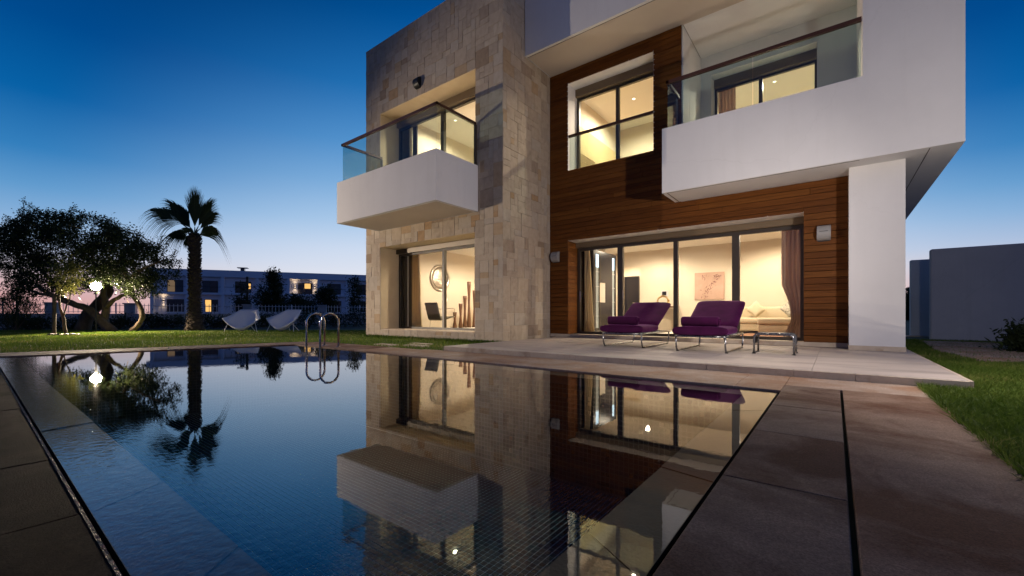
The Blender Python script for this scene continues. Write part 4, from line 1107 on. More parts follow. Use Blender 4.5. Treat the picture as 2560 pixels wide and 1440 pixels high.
for k in range(m_ - 1):
    b.f += [(k, k + 1, m_ + k + 1, m_ + k), (2 * m_ + k, 3 * m_ + k, 3 * m_ + k + 1, 2 * m_ + k + 1), (k, 2 * m_ + k, 2 * m_ + k + 1, k + 1), (m_ + k, m_ + k + 1, 3 * m_ + k + 1, 3 * m_ + k)]; b.m += [0] * 4
b.build('seat_shell', M['darkleather'], ec, smooth=False)
for xx in (-3.97, -3.33):
    b = MB(); b.tube([(xx, 1.16, .82), (xx, 1.74, .86), (xx, 1.8, .84), (xx, 1.8, .60), (xx, 1.40, .50), (xx, 1.36, .25), (xx, 1.34, .245), (xx, 1.75, .245)], .009, 6); b.build('arm_frame', M['steel'], ec)
for k, (x_, y_, h) in enumerate(((-3.55, 2.02, .50), (-3.62, 2.35, .78), (-3.62, 2.55, 1.03), (-3.62, 2.74, 1.50), (-3.60, 2.98, 1.22))):
    b = MB(); b.lathe((x_, y_, .237), [(.075, 0), (.07, h * .12), (.045, h * .35), (.035, h * .5), (.043, h * .68), (.06, h * .9), (.066, h), (.05, h), (.03, h * .9)], 18)
    tag(b.build('floor_vase', M['walnut'], None, smooth=True), ('shortest', 'second shortest', 'middle sized', 'tallest', 'second tallest')[k] + ' of the slim brown wooden floor vases in the tower room', 'vase', 'slim wooden floor vases')
# balcony chairs peeking over the parapets
M['wicker'] = surf('black_wicker', (.012, .012, .013), (.03, .028, .026), 60, .6)
def armchair(c, rot, label):
    c = Vector(c); t = empty('balcony_chair', c, label, 'chair', 'dark chairs on the balconies')
    ca, sa = math.cos(R(rot)), math.sin(R(rot))
    def bx(name, x0, x1, y0, y1, z0, z1):
        b = MB(); b.cbox(x0, x1, y0, y1, z0, z1, .015); b.v = [(c.x + p[0] * ca - p[1] * sa, c.y + p[0] * sa + p[1] * ca, c.z + p[2]) for p in b.v]; b.build(name, M['wicker'], t)
    bx('seat', -.3, .3, -.28, .28, .3, .4); bx('backrest', -.3, .3, .24, .32, .4, .92); bx('armrest', -.36, -.3, -.28, .3, .1, .66); bx('armrest', .3, .36, -.28, .3, .1, .66)
    for (a, d) in ((-.3, -.25), (.3, -.25), (-.3, .25), (.3, .25)): bx('leg', a - .025, a + .025, d - .025, d + .025, 0, .3)
armchair((-1.55, -.55, 3.42), 70, 'dark wicker chair behind the right end of the tower balcony')
armchair((-3.95, -.55, 3.42), -80, 'dark wicker chair behind the left end of the tower balcony')
armchair((4.0, 2.3, 3.40), -60, 'dark wicker chair on the left of the loggia')
armchair((5.4, 2.3, 3.40), 50, 'dark wicker chair on the right of the loggia')

# ------------------------------------------------------------------ boundary walls, path, shrubs on the right
def rounded_wall(name, x0, x1, y0, y1, z1, label, mat=None):
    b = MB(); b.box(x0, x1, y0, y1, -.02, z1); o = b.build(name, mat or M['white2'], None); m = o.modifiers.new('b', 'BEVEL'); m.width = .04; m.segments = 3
    return tag(o, label, 'wall', 'white garden walls')
rounded_wall('garden_wall', 7.84, 22, 7.72, 7.94, 2.34, 'long white garden wall on the right with a shrub before it')
rounded_wall('garden_wall', 7.76, 8.9, 10.6, 10.8, 2.36, 'short pale garden wall glimpsed between the column and the long wall')
b = MB(); b.cbox(6.9, 8.9, 10.2, 10.595, -.02, .02, .004); tag(b.build('paved_strip', M['riser'], None), 'pale paving at the foot of the short wall', None, None, 'structure')
path = empty('garden_path', (7.7, 4, 0), 'path of narrow stone strips set in the right lawn', None, None, 'structure')
yy = 1.2
for k in range(26):
    a = 7.18 + .045 * k * .35 + rnd.uniform(-.01, .01)
    s = MB(); s.cbox(a + .35 * max(0, 1 - k / 10), a + 1.15, yy, yy + .12, -.03, .04, .005); s.build('paving_strip', M['deck_h'], path); yy += .215
for (x_, y_) in ((-1.9, -1.72), (-1.15, -1.5), (-1.5, -1.1)):
    s = MB(); s.cbox(x_ - .3, x_ + .3, y_ - .12, y_ + .12, -.03, .02, .005); s.build('paving_strip', M['riser'], path)

# ------------------------------------------------------------------ foliage
def leaves(centers, per, spread, ll, lw, droop=.2, seed=0, flat=1.0):
    """random leaf quads around cluster centres -> V, F, rnd"""
    g_ = np.random.default_rng(seed); C_ = np.repeat(np.asarray(centers), per, 0); n = len(C_)
    sp = np.asarray(spread) if np.ndim(spread) else np.array([spread] * 3)
    P = C_ + g_.normal(0, 1, (n, 3)) * sp
    d = g_.normal(0, 1, (n, 3)); d[:, 2] -= droop; d /= np.linalg.norm(d, axis=1)[:, None]
    s = np.cross(d, g_.normal(0, 1, (n, 3))); s /= np.linalg.norm(s, axis=1)[:, None] + 1e-9
    L = ll * g_.uniform(.6, 1.3, (n, 1)); W = lw * g_.uniform(.6, 1.3, (n, 1))
    V = np.stack([P, P + d * L * .45 + s * W * .5, P + d * L, P + d * L * .45 - s * W * .5], 1).reshape(-1, 3)
    F = np.arange(4 * n).reshape(n, 4)
    cl_ = np.repeat(g_.uniform(0, 1, len(centers)), per) * .6 + g_.uniform(0, 1, n) * .4
    return V, F, np.repeat(cl_, 4)
def in_blobs(blobs, n, seed, shell=.5, Y0=16):
    """points in pixel-space ellipsoids (px, py, rx, ry, depth metres) -> world"""
    g_ = random.Random(seed); out = []; wts = [b[2] * b[3] for b in blobs]
    while len(out) < n:
        px, py, rx, ry, dp = g_.choices(blobs, wts)[0]
        v = Vector((g_.gauss(0, 1), g_.gauss(0, 1), g_.gauss(0, 1))).normalized() * (g_.random() ** (1 / 3) * (1 - shell) + shell * g_.uniform(.75, 1.0))
        Y = Y0 + v.y * dp
        p = at(px + v.x * rx, py + v.z * ry, Y); out.append(tuple(p))
    return out
def wiggle(pts, n, amp, seed):
    g_ = random.Random(seed); P = [Vector(p) for p in pts]; out = []
    for a, b_, i in zip(P[:-1], P[1:], range(99)):
        for k in range(n):
            t = k / n; p = a.lerp(b_, t)
            if k: p += Vector((g_.uniform(-1, 1), g_.uniform(-1, 1), g_.uniform(-1, 1))) * amp
            out.append(p)
    out.append(P[-1]); return out
def trunk(parent, name, pts, r0, r1, mat, seed=0, seg=9, amp=.02):
    p = wiggle(pts, 3, amp, seed); k = len(p); g_ = random.Random(seed + 5)
    b = MB(); b.tube(p, [(r0 + (r1 - r0) * i / (k - 1)) * g_.uniform(.9, 1.1) for i in range(k)], seg); return b.build(name, mat, parent, smooth=True)
# big spreading tree
TY = 16.3
bt = empty('spreading_tree', tuple(at(270, 785, TY))[:2] + (0,), 'big dark spreading tree with twisted trunks left of the palm', 'tree')
A = lambda px, py, Y=TY: at(px, py, Y)
trunk(bt, 'trunk', [A(282, 831), A(252, 802), A(226, 776), A(208, 767), A(162, 752), A(130, 738), A(92, 712)], .17, .07, M['bark'], 1)
trunk(bt, 'trunk', [A(263, 831, 16.5), A(261, 800, 16.5), A(266, 768, 16.5), A(258, 738, 16.5), A(264, 700, 16.5), A(280, 640, 16.6)], .16, .07, M['bark'], 2)
trunk(bt, 'trunk', [A(326, 831), A(346, 812), A(357, 790), A(350, 766), A(331, 738), A(318, 702), A(300, 640)], .105, .06, M['bark'], 3)
trunk(bt, 'trunk', [A(205, 829, 17.3), A(222, 786, 17.3), A(250, 757, 17.2), A(272, 728, 17), A(262, 670, 17)], .27, .12, M['bark'], 4)
for k, pts in enumerate(([(266, 768), (286, 749), (312, 737), (340, 722), (380, 700)], [(162, 752), (140, 715), (90, 660), (40, 600)], [(264, 700), (230, 650), (170, 600)], [(318, 702), (360, 670), (410, 650)], [(264, 700), (300, 650), (330, 610)], [(130, 738), (100, 735), (60, 720)])):
    trunk(bt, 'limb', [A(*p) for p in pts], .09, .025, M['bark'], 20 + k, 7)
blobs = [(40, 600, 50, 55, 1.4), (110, 590, 95, 66, 2.0), (200, 590, 110, 66, 2.2), (285, 625, 95, 62, 2.0), (340, 660, 85, 55, 1.7), (75, 680, 75, 42, 1.5), (180, 680, 105, 52, 1.9), (300, 690, 90, 45, 1.7), (395, 672, 48, 34, 1.2), (20, 640, 55, 40, 1.2), (110, 720, 60, 22, 1.0), (350, 720, 55, 22, 1.0), (-25, 590, 45, 30, 1.0)]
cs = in_blobs(blobs, 2300, 3, .5, TY)
from mathutils import noise as mnoise
cs = [c for c in cs if mnoise.noise(Vector(c) * 1.15) > -.10]
spr = [(0, 565), (18, 545), (60, 500), (75, 510), (85, 520), (45, 525), (110, 545), (140, 535), (160, 540), (185, 515), (205, 530), (238, 545), (268, 552), (300, 575), (320, 570), (345, 580), (352, 585), (15, 700), (35, 712), (5, 640), (120, 535), (285, 560), (405, 590), (428, 592), (395, 610), (440, 625), (452, 650), (372, 605)]
tips = []
tw_b = MB()
for k, (px, py) in enumerate(spr):
    base = A(px + rnd.uniform(-14, 14) + (20 if px < 60 else -12), py + rnd.uniform(45, 70), TY + rnd.uniform(-.8, .8)); tip = A(px, py, TY + rnd.uniform(-.8, .8))
    tw_b.tube([base, base.lerp(tip, .5) + Vector((rnd.uniform(-.05, .05), 0, .04)), tip], [.016, .01, .004], 4)
    for t in np.linspace(.1, 1, 13): tips.append(tuple(base.lerp(tip, t)))
for k in range(240):
    c = Vector(cs[k]); d = Vector((rnd.uniform(-.4, .4), rnd.uniform(-.4, .4), rnd.uniform(-.5, .1))); tw_b.tube([c + d, c], [.012, .004], 3, False)
tag(tw_b.build('twigs', M['bark'], bt), kind='stuff')
V, F, a = leaves(cs, 36, (.13, .13, .09), .09, .045, .1, 4)
V2, F2, a2 = leaves(tips, 12, (.05, .05, .05), .075, .035, -.1, 5)
np_obj('crown', np.vstack([V, V2]), np.vstack([F, F2 + len(V)]), M['leaf_dark'], bt, np.concatenate([a, a2]))
# sapling in front with a stake
sp = empty('sapling', tuple(at(166, 785, 13.6))[:2] + (0,), 'young leafy sapling lit by the floodlight in front of the big tree', 'tree')
A2 = lambda px, py, Y=13.6: at(px, py, Y)
trunk(sp, 'trunk', [A2(167, 838), A2(160, 800), A2(150, 770), A2(148, 735), A2(146, 700), A2(145, 665)], .045, .015, M['bark'], 31, 7)
trunk(sp, 'limb', [A2(160, 790), A2(166, 765), A2(175, 745), A2(182, 720)], .025, .01, M['bark'], 32, 6)
trunk(sp, 'limb', [A2(150, 735), A2(160, 700), A2(170, 660), A2(172, 640)], .02, .006, M['bark'], 33, 6)
trunk(sp, 'limb', [A2(148, 700), A2(130, 675), A2(112, 650)], .014, .005, M['bark'], 34, 5)
sb = [(165, 690, 34, 42, .55), (175, 715, 25, 22, .45), (150, 665, 22, 26, .4), (172, 655, 20, 18, .35), (185, 690, 20, 30, .4)]
V, F, a = leaves(in_blobs(sb, 120, 9, .3, 13.6), 9, (.10, .10, .09), .13, .036, .9, 10)
np_obj('crown', V, F, M['leaf_sap'], sp, a)
b = MB(); b.tube([A2(135, 839, 13.4), A2(136, 740, 13.4)], .05, 8); b.tube([A2(136, 740, 13.4), A2(134, 735, 13.4)], .03, 8)
tag(b.build('wooden_stake', M['bark'], None), 'wooden support stake beside the sapling', 'stake')
# rocks round the sapling
for k in range(6):
    c = A2(128 + 13 * k, 841, 13.2 + .1 * (k % 2)); r_ = rnd.uniform(.06, .11)
    b = MB(); b.lathe((c.x, c.y, -.01), [(r_ * .9, 0), (r_, r_ * .3), (r_ * .75, r_ * .65), (r_ * .3, r_ * .8)], 8); b.v = [(p[0] + rnd.uniform(-.012, .012), p[1] + rnd.uniform(-.012, .012), p[2] + rnd.uniform(-.006, .006)) for p in b.v]
    tag(b.build('rock', M['weir'], None), ('leftmost small rock before the stake', 'small rock just right of the stake', 'small rock left of the sapling trunk', 'small rock right at the sapling trunk', 'second rock from the right under the sapling', 'rightmost small rock under the sapling')[k], 'rock', 'rocks under the sapling')
# palm
PY_ = 16.9
pc = at(487, 785, PY_); pc.z = 0
pm = empty('palm_tree', pc, 'fan palm with shaggy trunk between the big tree and the chairs', 'tree')
b = MB(); zt = at(487, 583, PY_).z; K = 16
b.tube([(pc.x + .02 * math.sin(k), pc.y, zt * k / K) for k in range(K + 1)], [.36, .28, .23, .21] + [.195 - .003 * k for k in range(K - 3)], 14); b.build('trunk', M['palmbark'], pm, smooth=True)
b = MB()
for k in range(330):
    z = zt * (.02 + .97 * (k / 330)); an = k * 2.39996; r_ = .185 if z > 1 else .185 + .13 * (1 - z)
    d = Vector((math.cos(an), math.sin(an), 0)); up = Vector((0, 0, 1)); L = rnd.uniform(.07, .15) * (1.25 if z < 1.4 else 1)
    p0 = pc + d * r_ * .92 + up * z; p1 = p0 + d * L * .55 + up * L * rnd.uniform(.5, 1.0) * (1 if z > 1.4 else -.3)
    b.bar(p0, p1, .085, .03)
b.build('leaf_bases', M['palmbark'], pm)
crownp = at(487, 590, PY_)
def frond(tx, ty, hx, hy, spread, ln, droop, seed, fold=.4, Yo=0):
    """fan leaf: petiole from the crown to the hub (hx,hy), leaflets fanning towards (tx,ty)"""
    g_ = random.Random(seed); hub = at(hx, hy, PY_ + Yo); tip = at(tx, ty, PY_ + Yo * 1.4); d = (tip - hub); L0 = d.length; d.normalize()
    view = (hub - Vector(CAM)).normalized(); side = d.cross(view).normalized(); nrm = side.cross(d)
    p = MB(); mid = crownp.lerp(hub, .5) + Vector((0, 0, .06)); p.tube([crownp, mid, hub], [.035, .025, .016], 6); pe = p.build('petiole', M['leaf_palm'], pm)
    b = MB(); n = 54
    for k in range(n):
        s = (k + .5) / n * 2 - 1; a = s * R(spread); ba = .38 * (1 - abs(s)) ** .8
        L = L0 * ln * (1 - ba) * (1 - .25 * abs(s) ** 2) * g_.uniform(.9, 1.08)
        dd = (d * math.cos(a) + side * math.sin(a) + nrm * fold * (abs(s) - .4)).normalized()
        w = .034 * g_.uniform(.8, 1.2); hb = hub + d * L0 * ba
        pts = []
        for q in range(7):
            t = q / 6; pp = hb + dd * L * t + Vector((0, 0, -1)) * droop * L * max(0, t - .35) ** 2 * 1.9
            if t > .6: pp += Vector((g_.uniform(-1, 1), g_.uniform(-1, 1), 0)) * .012
            pts.append(pp)
        sd = dd.cross(nrm).normalized(); ws = [.01, w * .55, w * .95, w * .95, w * .55, w * .3, .002]
        k0 = len(b.v)
        for pp, ww_ in zip(pts, ws): b.v += [tuple(pp - sd * ww_ * .5), tuple(pp + sd * ww_ * .5)]
        for q in range(6): b.f.append((k0 + 2 * q, k0 + 2 * q + 1, k0 + 2 * q + 3, k0 + 2 * q + 2)); b.m.append(0)
    o = b.build('frond', M['leaf_palm'], pm); at_ = o.data.attributes.new('rnd', 'FLOAT', 'POINT'); at_.data.foreach_set('value', np.repeat(nrng.uniform(0, 1, len(b.v) // 14), 14).astype(np.float32))
frond(354, 508, 452, 558, 46, 1.08, 1.0, 1, .5)
frond(406, 478, 474, 566, 24, 1.0, .45, 2, .35, .4)
frond(487, 462, 487, 568, 17, 1.0, .1, 3, .3, -.2)
frond(536, 484, 496, 566, 18, 1.0, .25, 4, .4, .3)
frond(566, 562, 498, 588, 40, 1.05, 1.3, 5, .5, -.3)
frond(430, 512, 476, 570, 18, 1.0, .6, 10, .35, 1.0)
frond(556, 512, 500, 572, 20, 1.0, .7, 11, .4, .8)
frond(405, 590, 470, 584, 26, 1.0, .6, 12, .4, .8)
frond(450, 566, 482, 580, 34, 1.0, .6, 6, .4, -.5)
frond(462, 614, 480, 588, 38, .9, .5, 7, .5, .5)
# shrubs and small trees in front of and behind the fence
def bush(px, pyb, w, h, Y, label, n=60, per=22, ll=.09, lw=.04, mat='leaf_dark', name='shrub', cat='shrub', group='dark shrubs along the fence', stem=True, droop=-.2, spread=.12):
    c = at(px, 785, Y); t = empty(name, (c.x, c.y, 0), label, cat, group)
    zb = max(0, .68 + (785 - pyb) / 1051 * Y); hm = h / 1051 * Y; wm = w / 1051 * Y / 2
    g_ = random.Random(int(px * 7 + Y * 3)); cs_ = []
    for k in range(n):
        z = g_.random() ** .8; r_ = wm * (1 - .55 * z ** 2) * math.sqrt(g_.random()); a = g_.uniform(0, 6.283)
        cs_.append((c.x + r_ * math.cos(a), c.y + r_ * math.sin(a), zb + .05 + z * hm))
    V, F, a = leaves(cs_, per, spread, ll, lw, droop, int(px)); np_obj('foliage', V, F, M[mat], t, a)
    b = MB()
    for k in range(4): a = k * 1.6; b.tube([(c.x, c.y, -.03), (c.x + wm * .35 * math.cos(a), c.y + wm * .35 * math.sin(a), zb + hm * .6)], [.02, .008], 5)
    b.build('stem', M['bark'], t)
for i, (px, w, h, Y, lab) in enumerate(((20, 110, 62, 17.4, 'tall reedy dark shrub at the left edge under the fence'), (95, 80, 45, 17.8, 'dark shrub behind the sapling stake'), (185, 90, 38, 18.2, 'dark shrub behind the sapling trunk'), (235, 60, 34, 18.6, 'dark shrub behind the leaning trunk'), (300, 60, 40, 19.5, 'bushy dark shrub between the twisted trunks and the wall'), (380, 70, 44, 20, 'dark shrub right of the twisted trunks'), (432, 60, 40, 20.5, 'dark rounded shrub left of the palm trunk'), (535, 70, 40, 20.5, 'dark rounded shrub right of the palm trunk'), (585, 60, 38, 21, 'dark low shrub behind the left shell chair'), (660, 60, 40, 21.5, 'dark low shrub between the two shell chairs'), (772, 70, 50, 22, 'dark shrub right of the sideways shell chair'), (835, 60, 46, 22.5, 'dark shrub behind the ladder rails'), (890, 70, 62, 23, 'tall grassy dark shrub against the stone tower corner'))):
    bush(px, 826, w, h * .55, Y, lab, 46, 24, .12 if i else .3, .045 if i else .02, spread=.13)
bush(40, 826, 120, 70, 17.0, 'clump of upright reeds at the far left', 60, 20, .35, .018, droop=-2.0, group='reeds')
bush(2562, 880, 60, 44, 7.2, 'dark leafy shrub at the right edge before the long garden wall', 70, 26, .10, .035, droop=-.6, spread=.09, group=None)
def small_tree(px, top, base, w, Y, label, conifer=False, n=90, per=24):
    c = at(px, 785, Y); t = empty('conifer' if conifer else 'small_tree', (c.x, c.y, 0), label, 'tree', 'small trees beyond the fence')
    z0 = at(px, base, Y).z; z1 = at(px, top, Y).z; g_ = random.Random(px); cs_ = []
    wm = w / 1051 * Y / 2
    for k in range(n):
        z = g_.random(); rr = (1 - z) ** .7 if conifer else (math.sin(math.pi * min(1, z * .85 + .12)) ** .6)
        r_ = wm * rr * math.sqrt(g_.random()); a = g_.uniform(0, 6.283); cs_.append((c.x + r_ * math.cos(a), c.y + r_ * math.sin(a), z0 + (z1 - z0) * z))
    V, F, a = leaves(cs_, per, .16 * Y / 26, .16 * Y / 26, .06 * Y / 26, .0, px); np_obj('crown', V, F, M['leaf_dark'], t, a)
    b = MB(); b.tube([(c.x, c.y, -.03), (c.x, c.y, z0 + (z1 - z0) * .8)], [.07, .02], 7); b.build('trunk', M['bark'], t)
small_tree(683, 680, 770, 48, 30, 'tall dark conical tree beyond the fence', True, 170, 26)
small_tree(655, 720, 770, 40, 29, 'thin leafy tree left of the dark conical tree', False, 60, 18)
small_tree(815, 722, 775, 48, 33, 'dark bushy tree beyond the fence near the lit balcony', False, 120)
small_tree(740, 745, 790, 110, 34, 'low dark hedge like tree beyond the fence', False, 150)
small_tree(886, 700, 775, 22, 31, 'slender tree beyond the fence beside the stone tower', False, 60)
small_tree(604, 712, 775, 34, 30, 'thin tree beyond the fence behind the left shell chair', False, 50, 16)
small_tree(42, 695, 760, 60, 19.5, 'small round headed tree before the fence at the far left', False, 80, 16)

# fence on a low wall
def cw(X, Y, z=0):
    p = np.array([CAM[0], CAM[1]]) + X * CU * np.array([1, 1]) * 0
    q = np.array([CAM[0] + X * CU[0] + Y * CU[1], CAM[1] + X * CV[0] + Y * CV[1]]); return Vector((q[0], q[1], z))
FA, FB = cw(-25.6, 21), cw(-10.8, 30); fd = (FB - FA).normalized(); fn_ = Vector((-fd.y, fd.x, 0))
def fpx(px):
    """place on the fence line seen at photo column px"""
    k = (px - 1280) / 1051; dx, dy = 14.8, 9.0; s = (-25.6 - k * 21) / (k * dy - dx); return FA.lerp(FB, s)
FT = .70
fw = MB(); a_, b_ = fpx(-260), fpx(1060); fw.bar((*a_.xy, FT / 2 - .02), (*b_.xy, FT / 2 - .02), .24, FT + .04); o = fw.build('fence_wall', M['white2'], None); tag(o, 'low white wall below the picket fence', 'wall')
M['picket'] = plain('pale_fence_paint', (.72, .73, .76), .5)
pil = [-190, 130, 325, 617, 804, 990]
for k, px in enumerate(pil):
    p = fpx(px); t = empty('fence_pillar', (p.x, p.y, 0), ('white fence pillar with cap at the far left', 'white fence pillar behind the sapling', 'white fence pillar right of the twisted trunks', 'white fence pillar above the left shell chair', 'white fence pillar left of the ladder rails', 'white fence pillar behind the tower')[k], 'pillar', 'fence pillars')
    ang = math.atan2(fd.y, fd.x)
    for (nm, w_, z0, z1) in (('shaft', .42, FT + .001, 1.22), ('cap', .54, 1.221, 1.29)):
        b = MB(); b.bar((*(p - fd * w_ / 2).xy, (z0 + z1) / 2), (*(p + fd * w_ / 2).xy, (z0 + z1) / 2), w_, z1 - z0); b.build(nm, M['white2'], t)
flab = ('picket fence panel at the far left of the wall', 'picket fence panel behind the sapling and leaning trunk', 'long picket fence panel behind the palm trunk', 'picket fence panel between the two shell chairs', 'picket fence panel behind the ladder rails')
for k, (p0, p1) in enumerate(zip(pil[:-1], pil[1:])):
    a_, b_ = fpx(p0), fpx(p1); d = (b_ - a_).normalized(); a_ = a_ + d * .24; b_ = b_ - d * .24; L = (b_ - a_).length
    t = empty('picket_fence', (a_.x, a_.y, FT), flab[k], 'fence', 'picket fence panels on the low wall')
    for zz in (FT + .10, 1.16):
        r_ = MB(); r_.bar((*a_.xy, zz), (*b_.xy, zz), .03, .025); r_.build('rail', M['picket'], t)
    b = MB(); n = int(L / .185)
    for i in range(1, n):
        p = a_ + d * (L * i / n)
        b.bar((p.x, p.y, FT + .04), (p.x, p.y, 1.27), .022, .022)
    tag(b.build('pickets', M['picket'], t), kind='stuff')
    for i in range(0, int(L / 2.2) + 1):
        p = a_ + d * min(L, 2.2 * i + .05); b = MB(); b.bar((p.x, p.y, FT + .001), (p.x, p.y, 1.3), .05, .05); b.build('post', M['picket'], t)
# planting bed in front of the wall
b = MB(); q = [fpx(-260) - fn_ * .2, fpx(1060) - fn_ * .2, cw(-6.5, 20.5), cw(-24, 16.9), cw(-33, 16.2)]; b.poly([(p.x, p.y, -.004) for p in q]); o = b.build('planting_bed', M['soil'], None, origin=(0, 0, 0)); tag(o, 'dark planting bed in front of the low wall', None, None, 'structure')

# ------------------------------------------------------------------ apartment block beyond
HX, HY_ = -57.8, 69.0; hd = (.923, .385); hn = (.385, -.923)
def hp(s, dep, z): return cw(HX + hd[0] * s + hn[0] * dep, HY_ + hd[1] * s + hn[1] * dep, z)
def hs(px):
    k = (px - 1280) / 1051; return (57.8 + 69 * k) / (.923 - .385 * k)
ap = empty('apartment_block', tuple(hp(20, 0, 0)), 'long white two storey apartment block beyond the fence', 'building')
M['awall'] = surf('block_white_wall', (.80, .81, .84), (.86, .87, .9), .4, .9)
M['ayellow'] = surf('block_end_wall', (.62, .55, .33), (.66, .59, .37), .4, .9)  # yellow light falling on the end wall put into its colour
M['adark'] = plain('dark_window_glass', (.012, .014, .02), .15)
M['acurt'] = surf('dim_curtain', (.10, .09, .085), (.16, .14, .13), 3, .9, stretch=(6, 6, .2))
def hbox(mb, s0, s1, d0, d1, z0, z1):
    n = len(mb.v)
    for z in (z0, z1):
        for (s, d) in ((s0, d1), (s1, d1), (s1, d0), (s0, d0)): mb.v.append(tuple(hp(s, d, z)))
    for f in ((3, 2, 1, 0), (4, 5, 6, 7), (0, 1, 5, 4), (1, 2, 6, 5), (2, 3, 7, 6), (3, 0, 4, 7)): mb.f.append(tuple(n + i for i in f)); mb.m.append(0)
S0, S1 = hs(376), 52
b = MB(); hbox(b, S0, S1, -11, 0, -1, 7.6); b.build('wall', M['awall'], ap)
b = MB(); hbox(b, S0 - .05, S0, -11, 0, -1, 5.2); b.build('end_wall', M['ayellow'], ap)
b = MB(); hbox(b, S0 - .3, S1, -11, .8, 7.0, 8.15); b.build('roof_parapet', M['awall'], ap)
b = MB(); s_v = hs(603); hbox(b, s_v - .3, s_v + .3, -2, -1, 8.15, 8.8); hbox(b, s_v - .8, s_v + .8, -2.2, -.8, 8.8, 8.9); b.build('roof_vent', M['adark'], ap)
b = MB(); hbox(b, S0, S1, .02, .8, 3.95, 4.3); b.build('balcony_slab', M['awall'], ap)
for px in (384, 472, 559, 645, 722, 797, 868, 935):
    s = hs(px); b = MB(); hbox(b, s - .22, s + .22, .02, .75, -1, 3.94); hbox(b, s - .22, s + .22, .02, .75, 4.301, 6.99); b.build('pier', M['awall'], ap)
b = MB(); 
for i, px in enumerate((384, 472, 559, 645, 722, 797, 868)):
    s0, s1 = hs(px) + .25, hs((472, 559, 645, 722, 797, 868, 935)[i]) - .25
    for z in (5.25, 1.9): hbox(b, s0, s1, .68, .72, z, z + .05)
b.build('balcony_rail', M['blackmetal'], ap)
M['lit'] = emit('lit_window', (1.0, .55, .16), 1.1); M['lit2'] = emit('lit_window_dim', (1.0, .66, .38), .16)
wins = [(418, 458, 1, 'l2'), (506, 545, 1, None), (588, 628, 1, None), (692, 706, 1, None), (745, 781, 1, 'mid'), (818, 852, 1, None), (891, 925, 1, None), (417, 460, 0, None), (512, 545, 0, 'left'), (588, 627, 0, None), (662, 700, 0, None), (745, 781, 0, None), (822, 853, 0, None), (893, 925, 0, None)]
for (p0, p1, up, lit) in wins:
    s0, s1 = hs(p0), hs(p1); z0, z1 = (4.32, 6.35) if up else (1.0, 3.15)
    fr = MB(); hbox(fr, s0, s1, .01, .06, z0, z1); w_ = fr.build('window', M['frame'], ap)
    m_ = (s0 + s1) / 2
    for (a, c, side) in ((s0 + .08, m_ - .04, 'a'), (m_ + .04, s1 - .08, 'b')):
        p = MB(); hbox(p, a, c, .061, .07, z0 + .08, z1 - .08)
        mt = M['adark'] if rnd.random() < .5 else M['acurt']
        if lit == 'left' and side == 'a': mt = M['lit']
        if lit == 'l2' and side == 'a': mt = M['lit2']
        p.build('pane', mt, w_)
    if lit == 'mid':
        p = MB(); hbox(p, m_ - .1, s1 - .3, .071, .075, z0 + 1.0, z1 - .1); p.build('lit_pane', M['lit'], w_)
p = MB(); hbox(p, hs(619), hs(627), .08, .085, 5.1, 6.0); p.build('lit_pane', M['lit'], ap)
M['sconce'] = emit('sconce_glow', (1, .72, .45), 8)
for (px, z) in ((409, 2.9), (737.6, 5.75), (787, 5.75)):
    s = hs(px); b = MB(); hbox(b, s - .12, s + .12, .02, .2, z - .1, z + .1); sc_o = b.build('sconce', M['blackmetal'], ap)
    for dz_ in (-.102, .102):
        b = MB(); hbox(b, s - .09, s + .09, .04, .18, z + dz_ - .001, z + dz_ + .001); b.build('sconce_lens', M['sconce'], sc_o)
        q = hp(s, .3, z + dz_ * 1.6); r_ = hp(s, .25, z + dz_ * 40)
        spot('sconce_glow', tuple(q), tuple(r_), 45, 95, .9, (1, .7, .42), .06)
b = MB(); p = cw((618 - 1280) / 1051 * 31, 31); b.tube([(p.x, p.y, -.03), (p.x, p.y, 3.35)], .085, 10); b.lathe((p.x, p.y, 3.35), [(.1, 0), (.1, .06), (.04, .09)], 10)
tag(b.build('lamp_post', M['blackmetal'], None), 'slim dark post beyond the fence behind the left shell chair', 'post')
# distant dark trees behind the house on the right
bush(2272, 800, 60, 60, 45, 'distant dark tree seen between column and garden walls', 90, 22, .5, .22, group=None, name='distant_tree', cat='tree', spread=.5)

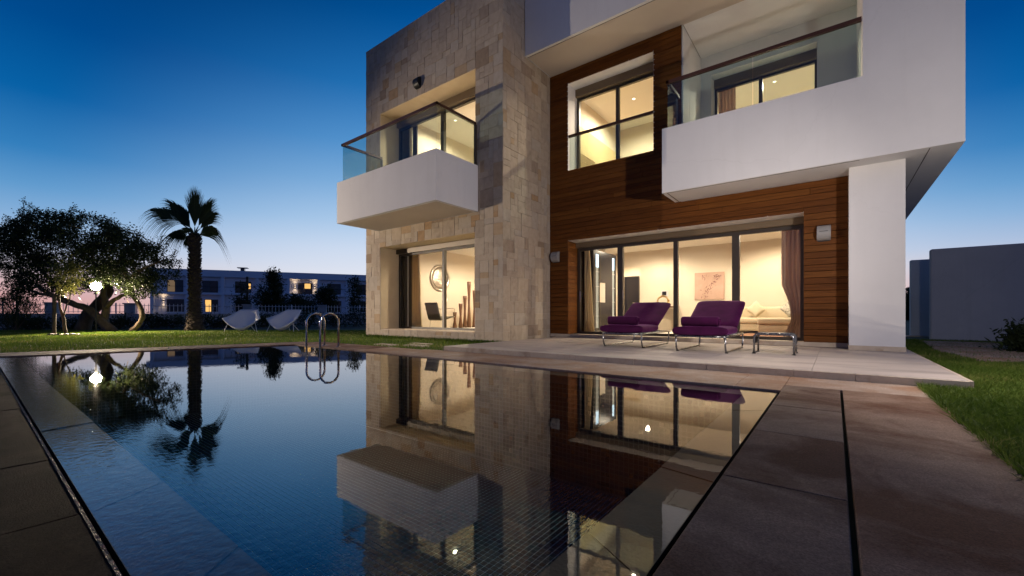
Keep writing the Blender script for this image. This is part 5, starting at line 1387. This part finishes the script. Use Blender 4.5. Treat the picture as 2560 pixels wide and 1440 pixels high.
# ------------------------------------------------------------------ grass
def blades(n, sample, h, w, seed, lean=.5):
    g_ = np.random.default_rng(seed); P = sample(g_, n); n = len(P)
    a = g_.uniform(0, 2 * np.pi, n); H = h * g_.uniform(.55, 1.35, n); W = w * g_.uniform(.7, 1.3, n)
    sx, sy = np.cos(a), np.sin(a); ln = H * lean * g_.uniform(0, 1.4, n); b_ = g_.uniform(0, 2 * np.pi, n); lx, ly = np.cos(b_) * ln, np.sin(b_) * ln
    z0 = np.full(n, -.012)
    V = np.stack([np.stack([P[:, 0] - sx * W / 2, P[:, 1] - sy * W / 2, z0], 1), np.stack([P[:, 0] + sx * W / 2, P[:, 1] + sy * W / 2, z0], 1),
                  np.stack([P[:, 0] + sx * W * .42 + lx * .35, P[:, 1] + sy * W * .42 + ly * .35, z0 + H * .6], 1), np.stack([P[:, 0] - sx * W * .42 + lx * .35, P[:, 1] - sy * W * .42 + ly * .35, z0 + H * .6], 1),
                  np.stack([P[:, 0] + lx, P[:, 1] + ly, z0 + H], 1)], 1).reshape(-1, 3)
    i = np.arange(n) * 5
    F = np.concatenate([np.stack([i, i + 1, i + 2], 1), np.stack([i, i + 2, i + 3], 1), np.stack([i + 3, i + 2, i + 4], 1)])
    patch = .5 + .5 * np.sin(P[:, 0] * 1.7 + np.sin(P[:, 1] * 2.3)) * np.sin(P[:, 1] * 1.9 + 1.3)
    r_ = np.clip(.35 * patch + .65 * g_.uniform(0, 1, n), 0, 1)
    return V, F, np.repeat(r_, 5)
def camgrid(g_, n, p0, p1, Y0, Y1):
    Y = np.sqrt(g_.uniform(Y0 ** 2, Y1 ** 2, n)); k = (g_.uniform(p0, p1, n) - 1280) / 1051; X = k * Y
    return np.stack([CAM[0] + X * CU[0] + Y * CU[1], CAM[1] + X * CV[0] + Y * CV[1]], 1)
ov = np.array([o_.x, o_.y]); pv = np.array(P0)
def ok_left(P):
    d = (P - pv) @ ov
    deckz = (P[:, 1] < -2.125) & (d < .925)
    house = (P[:, 0] > -5.27) & (P[:, 1] > -.012)
    pav = np.zeros(len(P), bool)
    for (x_, y_) in ((-1.9, -1.72), (-1.15, -1.5), (-1.5, -1.1)): pav |= (abs(P[:, 0] - x_) < .29) & (abs(P[:, 1] - y_) < .1)
    return ~(deckz | house | pav | (P[:, 0] > .16))
def s_left(g_, n):
    P = camgrid(g_, n, -120, 1300, 6.8, 17.4); return P[ok_left(P)]
def s_tuft(g_, n):
    P = np.stack([g_.uniform(-5.3, .15, n), -.02 - np.abs(g_.normal(0, .04, n))], 1); return P
def ok_right(P):
    x, y = P[:, 0], P[:, 1]
    ok = np.where(y < -1.99, x > 6.535, x > 6.865) & (y < 7.7)
    k = (y - 1.2) / .215; inst = (k > 0) & (k < 26) & ((k - np.floor(k)) < .6); a = 7.18 + .016 * np.floor(k)
    return ok & ~(inst & (x > a + .35 * np.clip(1 - k / 10, 0, 1)) & (x < a + 1.15))
def s_near(g_, n):
    P = camgrid(g_, n, 2240, 2640, 1.5, 5.6); return P[ok_right(P)]
def s_rfar(g_, n):
    P = camgrid(g_, n, 2240, 2640, 5.6, 11.2); return P[ok_right(P)]
def s_edge(g_, n):
    P = np.stack([6.50 + np.abs(g_.normal(0, .05, n)), g_.uniform(-5.5, -2.0, n)], 1); return P
parts = [blades(105000, s_left, .05, .011, 1), blades(2500, s_tuft, .09, .012, 2), blades(60000, s_near, .062, .0058, 3, .9), blades(26000, s_rfar, .06, .009, 4, .8), blades(2600, s_edge, .07, .006, 5, 1.1)]
off = 0; VV = []; FF = []; AA = []
for (V, F, a) in parts: VV.append(V); FF.append(F + off); AA.append(a); off += len(V)
tag(np_obj('grass', np.vstack(VV), np.vstack(FF), M['grass'], None, np.concatenate(AA)), 'short green grass blades of the lawn', 'grass', None, 'stuff')
